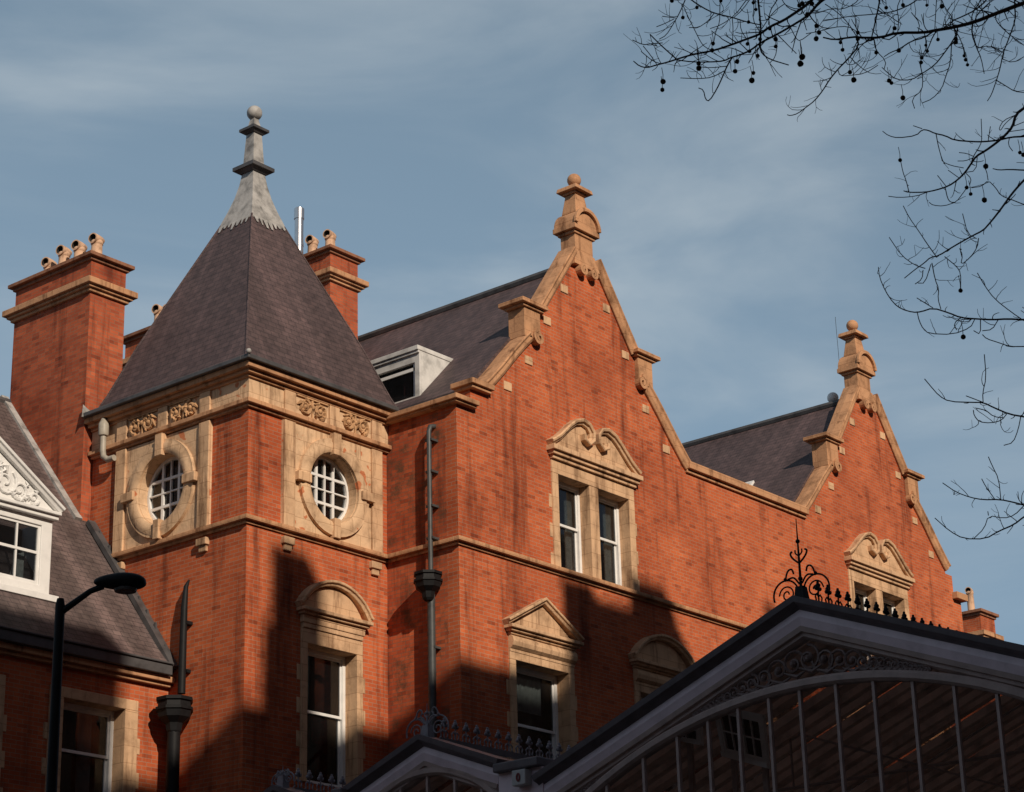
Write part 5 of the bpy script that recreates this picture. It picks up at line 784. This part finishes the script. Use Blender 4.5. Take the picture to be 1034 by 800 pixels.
def finial(ya, za, h, sw, mat):
    m = MB(); m.tube([(XK, ya, za), (XK, ya, za+h*.55), (XK, ya, za+h)], [.02, .014, .005], 6)
    m.frus(XK, ya, za-.02, za+.16, .07, .07, .05, .05)
    m.ball((XK, ya, za+h*.72), .028, 8, 6); m.ball((XK, ya, za+h*.26), .03, 8, 6)
    for s in (-1, 1):
        f = lambda P_: [(XK, ya+s*u, za+v) for u, v in smooth(P_, 2)]
        a = h*.52; m.tube(f([(0, a-.07), (.05, a-.03), (.10, a+.02), (.12, a+.07), (.09, a+.09)]), .013, 5); m.tube(f([(0, a+.02), (.05, a+.06), (.045, a+.1)]), .01, 5)
        m.tube(f([(u, v) for u, v in arc(.24*sw, .10, .20*sw, .20*sw, 200, -20, 14)]), .012, 5); m.tube(f(spiral(.22*sw, .10, .13*sw, 0, 1.5, 18, .2)), .010, 5)
        m.tube(f([(.24*sw, .30*sw), (.2*sw, .44*sw), (.12*sw, .46*sw), (.10*sw, .38*sw)]), .012, 5)
        m.tube(f([(.02, .2), (.1*sw, .34*sw), (.2*sw, .32*sw)]), .012, 5)
        m.ball((XK, ya+s*.24*sw, za+.33*sw), .022, 7, 5)
    m.build('finial', mat, K)
finial(13.20, 8.30, 1.0, .88, M_iron); finial(19.14, 7.56, .46, .85, M_ironp); finial(21.86, 7.26, .3, .5, M_ironp)
B_ = thing('alarm_box', 'small white alarm box with a dark red oval on the canopy valley', 'alarm box', (XK-.1, 17.48, 6.68))
m = MB(); m.box(XK-.24, XK-.101, 17.29, 17.51, 6.66, 6.855); m.build('casing', M_box, B_, .01)
m = MB(); m.strip(ell(17.40, 6.758, .034, .055, 24), [(.0, XK-.252), (.022, XK-.252), (.022, XK-.235), (.0, XK-.235)], 'x', True); m.build('red_mark', M_red, B_)

# ------------------------------------------------------------------ white frames added behind the canopy glass to imitate a window reflection
IW = thing('window_reflection', 'white frames added behind the canopy glazing, standing in for a reflected window', 'window', (22.4, 14.8, 0))
def reflected_casement(Q, cols, name):
    # Q: corners top-left, top-right, bottom-right, bottom-left as (y,z) on an added plane behind the glass
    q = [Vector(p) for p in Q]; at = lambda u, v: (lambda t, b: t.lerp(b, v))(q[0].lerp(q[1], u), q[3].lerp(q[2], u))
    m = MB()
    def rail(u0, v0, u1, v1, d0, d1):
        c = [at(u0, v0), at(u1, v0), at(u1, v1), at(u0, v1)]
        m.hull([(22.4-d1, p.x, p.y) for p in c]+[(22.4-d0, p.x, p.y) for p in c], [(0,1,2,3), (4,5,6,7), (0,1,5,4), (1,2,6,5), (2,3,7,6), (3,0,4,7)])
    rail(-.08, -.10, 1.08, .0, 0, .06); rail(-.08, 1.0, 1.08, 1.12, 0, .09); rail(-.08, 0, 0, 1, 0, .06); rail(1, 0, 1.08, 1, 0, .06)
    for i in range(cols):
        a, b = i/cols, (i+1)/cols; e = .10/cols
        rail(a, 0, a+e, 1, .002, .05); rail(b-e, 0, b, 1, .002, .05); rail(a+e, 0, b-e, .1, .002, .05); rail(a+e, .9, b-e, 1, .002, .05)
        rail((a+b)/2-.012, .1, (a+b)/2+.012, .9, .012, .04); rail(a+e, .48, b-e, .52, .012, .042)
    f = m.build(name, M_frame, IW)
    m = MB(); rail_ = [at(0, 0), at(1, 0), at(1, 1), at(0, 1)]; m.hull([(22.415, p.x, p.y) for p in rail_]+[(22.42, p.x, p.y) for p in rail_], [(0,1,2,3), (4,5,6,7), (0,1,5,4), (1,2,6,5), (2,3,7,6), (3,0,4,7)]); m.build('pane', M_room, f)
reflected_casement([(15.13, 7.45), (14.50, 7.23), (14.47, 6.68), (15.04, 6.89)], 2, 'reflected_casement')
reflected_casement([(15.86, 7.50), (15.42, 7.35), (15.42, 7.07), (15.84, 7.20)], 1, 'reflected_casement')
m = MB(); m.box(22.43, 22.48, 14.95, 15.02, 0, 6.95); m.box(22.43, 22.48, 14.5, 14.57, 0, 6.75); m.box(22.43, 22.48, 15.6, 15.67, 0, 7.2); m.box(22.43, 22.48, 14.57, 15.6, 5.6, 5.68); m.build('post', M_canob, IW)  # uprights added only to carry the stand-in frames

# ------------------------------------------------------------------ street lamp
lx, ly = 13.69, 17.22
S_ = thing('street_lamp', 'slim black street lamp post with one flat lantern on an upswept arm', 'street lamp', (lx, ly, 0))
m = MB(); m.lathe(lx, ly, [(.12, 0), (.12, 1.2), (.075, 1.35), (.06, 4.5), (.05, 7.55), (.035, 7.62)], 12); m.build('post', M_iron, S_, smooth=True)
d = Vector((.633, -.774, 0))
m = MB(); m.tube([(lx, ly, 7.46), Vector((lx, ly, 7.50))+d*.04, Vector((lx, ly, 7.69))+d*.30, Vector((lx, ly, 7.74))+d*.43], [.036, .036, .03, .035], 8); m.build('arm', M_iron, S_, smooth=True)
m = MB(); c0 = Vector((lx, ly, 7.775))+d*.60
bmesh.ops.create_uvsphere(m.b, u_segments=24, v_segments=14, radius=1)
for v in m.b.verts:
    a, b, c = v.co; sq = lambda t, p: math.copysign(abs(t)**p, t)
    a, b, c = sq(a, .75), sq(b, .8), sq(c, .85)
    tp = .62+.38*min(1, (a+1)/1.1)
    v.co = c0 + d*(a*.27) + Vector((.774, .633, 0))*(b*.145*tp) + Vector((0, 0, 1))*(c*(.095 if c > 0 else .075)*tp - .008*a)
m.build('lantern', M_iron, S_, smooth=True)
m = MB(); c1 = c0+d*.06; m.lathe(c1.x, c1.y, [(.11, c1.z-.10), (.12, c1.z-.075), (.10, c1.z-.06)], 16); m.build('lens', plain('lamp lens', (.10, .10, .10), .2), S_, smooth=True)

# ------------------------------------------------------------------ bare plane tree reaching in from the right
TR = thing('plane_tree', 'bare plane tree with dark twigs and hanging round seed balls at top right', 'tree', (13.6, 2.6, 0))
tp = Vector((13.6, 2.6, 0))
m = MB(); m.tube([tp, tp+Vector((0, 0, .4)), (13.55, 2.62, 2.5), (13.45, 2.7, 5.0), (13.2, 2.85, 7.4), (13.1, 2.9, 9.5)], [.42, .30, .25, .21, .16, .09], 14); m.build('trunk', M_bark, TR, smooth=True)
rows = [[tuple(float(v) for v in p.split(',')) for p in r.split(' ')] for r in BRANCHES.split('|')]
Mc = cam.matrix_world.inverted()
up_l = [Vector(p) for p in ((13.2, 2.85, 7.6), (11.9, 3.7, 8.6), (10.6, 4.5, 9.0), (9.6, 5.2, 9.0), (8.9, 5.8, 8.85), (8.5, 6.3, 8.8))]
dn_l = [Vector(p) for p in ((13.4, 2.75, 5.6), (12.0, 3.4, 6.6), (11.1, 3.95, 6.6), (10.75, 4.15, 7.3), (10.7, 4.3, 8.0))]
dn_2 = [Vector(p) for p in ((12.0, 3.4, 6.6), (10.9, 3.95, 6.0), (10.55, 4.1, 5.4), (10.35, 4.15, 4.9))]
def near(p, limbs):
    best = None
    for l in limbs:
        for a, b in zip(l, l[1:]):
            t = max(0, min(1, (p-a).dot(b-a)/(b-a).length_squared)); q = a.lerp(b, t)
            if best is None or (q-p).length < (best-p).length: best = q
    return best
m = MB(); m.tube(up_l, [.10, .06, .045, .035, .025, .015], 8); m.build('limb', M_bark, TR, smooth=True)
m = MB(); m.tube(dn_l, [.09, .05, .035, .03, .02], 8); m.build('limb', M_bark, TR, smooth=True)
m = MB(); m.tube(dn_2, [.045, .03, .022, .015], 8); m.build('limb', M_bark, TR, smooth=True)
def smooth(pts, it=1):
    for _ in range(it):
        o = [pts[0]]
        for a, b in zip(pts, pts[1:]): o += [tuple(.75*x+.25*y for x, y in zip(a, b)), tuple(.25*x+.75*y for x, y in zip(a, b))]
        pts = o+[pts[-1]]
    return pts
def twigs(m, pts, dens, ln):
    for a, b in zip(pts, pts[1:]):
        A, B = Vector(a[:3]), Vector(b[:3]); L_ = (B-A).length
        for _ in range(int(L_*dens+random.random())):
            p = A.lerp(B, random.random()); t = (B-A).normalized()
            if (p-Vector(pts[-1][:3])).length < .10: continue
            s = Vector((random.gauss(0, 1), random.gauss(0, 1), random.gauss(0, 1))); s = (s-t*s.dot(t)).normalized()
            v = (t*random.uniform(.2, .9)+s*random.uniform(.5, 1)).normalized(); l = random.uniform(.25, 1)**1.4*ln
            r = max(.0019, min(min(a[3], b[3])*.62, .0036)); q = [p]; n = 6
            bend = Vector((random.gauss(0, 1), random.gauss(0, 1), random.gauss(0, .6)+.55))*.22
            for k in range(n):
                v = (v+bend+Vector((random.gauss(0, .13), random.gauss(0, .13), random.gauss(0, .13)))).normalized(); q.append(q[-1]+v*l/n)
            m.tube(q, [r*(1-.45*k/n) for k in range(n+1)], 4)
            if l > .09 and random.random() < .6:
                w_ = (v+Vector((random.gauss(0, .8), random.gauss(0, .8), random.gauss(0, .8)))).normalized(); k0 = q[3]
                m.tube([k0, k0+w_*l*.25, k0+w_*l*.42+Vector((0, 0, .01))], [r*.7, r*.6, r*.5], 4)
lens = sorted(range(len(rows)), key=lambda i: -sum((Vector(a[:3])-Vector(b[:3])).length*a[3] for a, b in zip(rows[i], rows[i][1:])))
rest = MB()
for rank, i in enumerate(lens):
    r = rows[i]; p0 = Vector(r[0][:3]); c = Mc @ p0
    X_, Y_ = c.x/-c.z*2200.5+517, 400-c.y/-c.z*2200.5
    pts = smooth(r)
    if X_ > 1036 or Y_ < -2:
        q = near(p0, [up_l] if (Y_ < -2 and X_ < 1036) else [up_l, dn_l, dn_2]); pts = [(*q, r[0][3]*1.15), (*(q.lerp(p0, .55)+Vector((0, 0, .02))), r[0][3]*1.1)]+pts
    m = MB() if rank < 95 else rest
    m.tube([p[:3] for p in pts], [max(.0024, p[3]*1.1) for p in pts], 5)
    c0 = Mc @ Vector(r[len(r)//2][:3]); yy = 400-c0.y/-c0.z*2200.5
    twigs(m, pts, 23 if yy < 95 else 11, .22 if yy < 95 else .14)
    if rank < 95: m.build('branch', M_bark, TR)
o = rest.build('twigs', M_bark, TR); o['kind'] = 'stuff'
for e in BALLS.split(' '):
    x, y, z, r = map(float, e.split(',')); r *= random.uniform(.8, 1.05); m = MB(); m.ball((x, y, z), r, 12, 8)
    for v in m.b.verts: v.co += (v.co-Vector((x, y, z)))*random.uniform(-.08, .08)
    m.tube([(x, y, z+r*.8), (x+.004, y, z+r*1.6+.02), (x-.002, y+.002, z+r+.07)], .0018, 4); m.build('seed_ball', M_seed, TR, smooth=True)
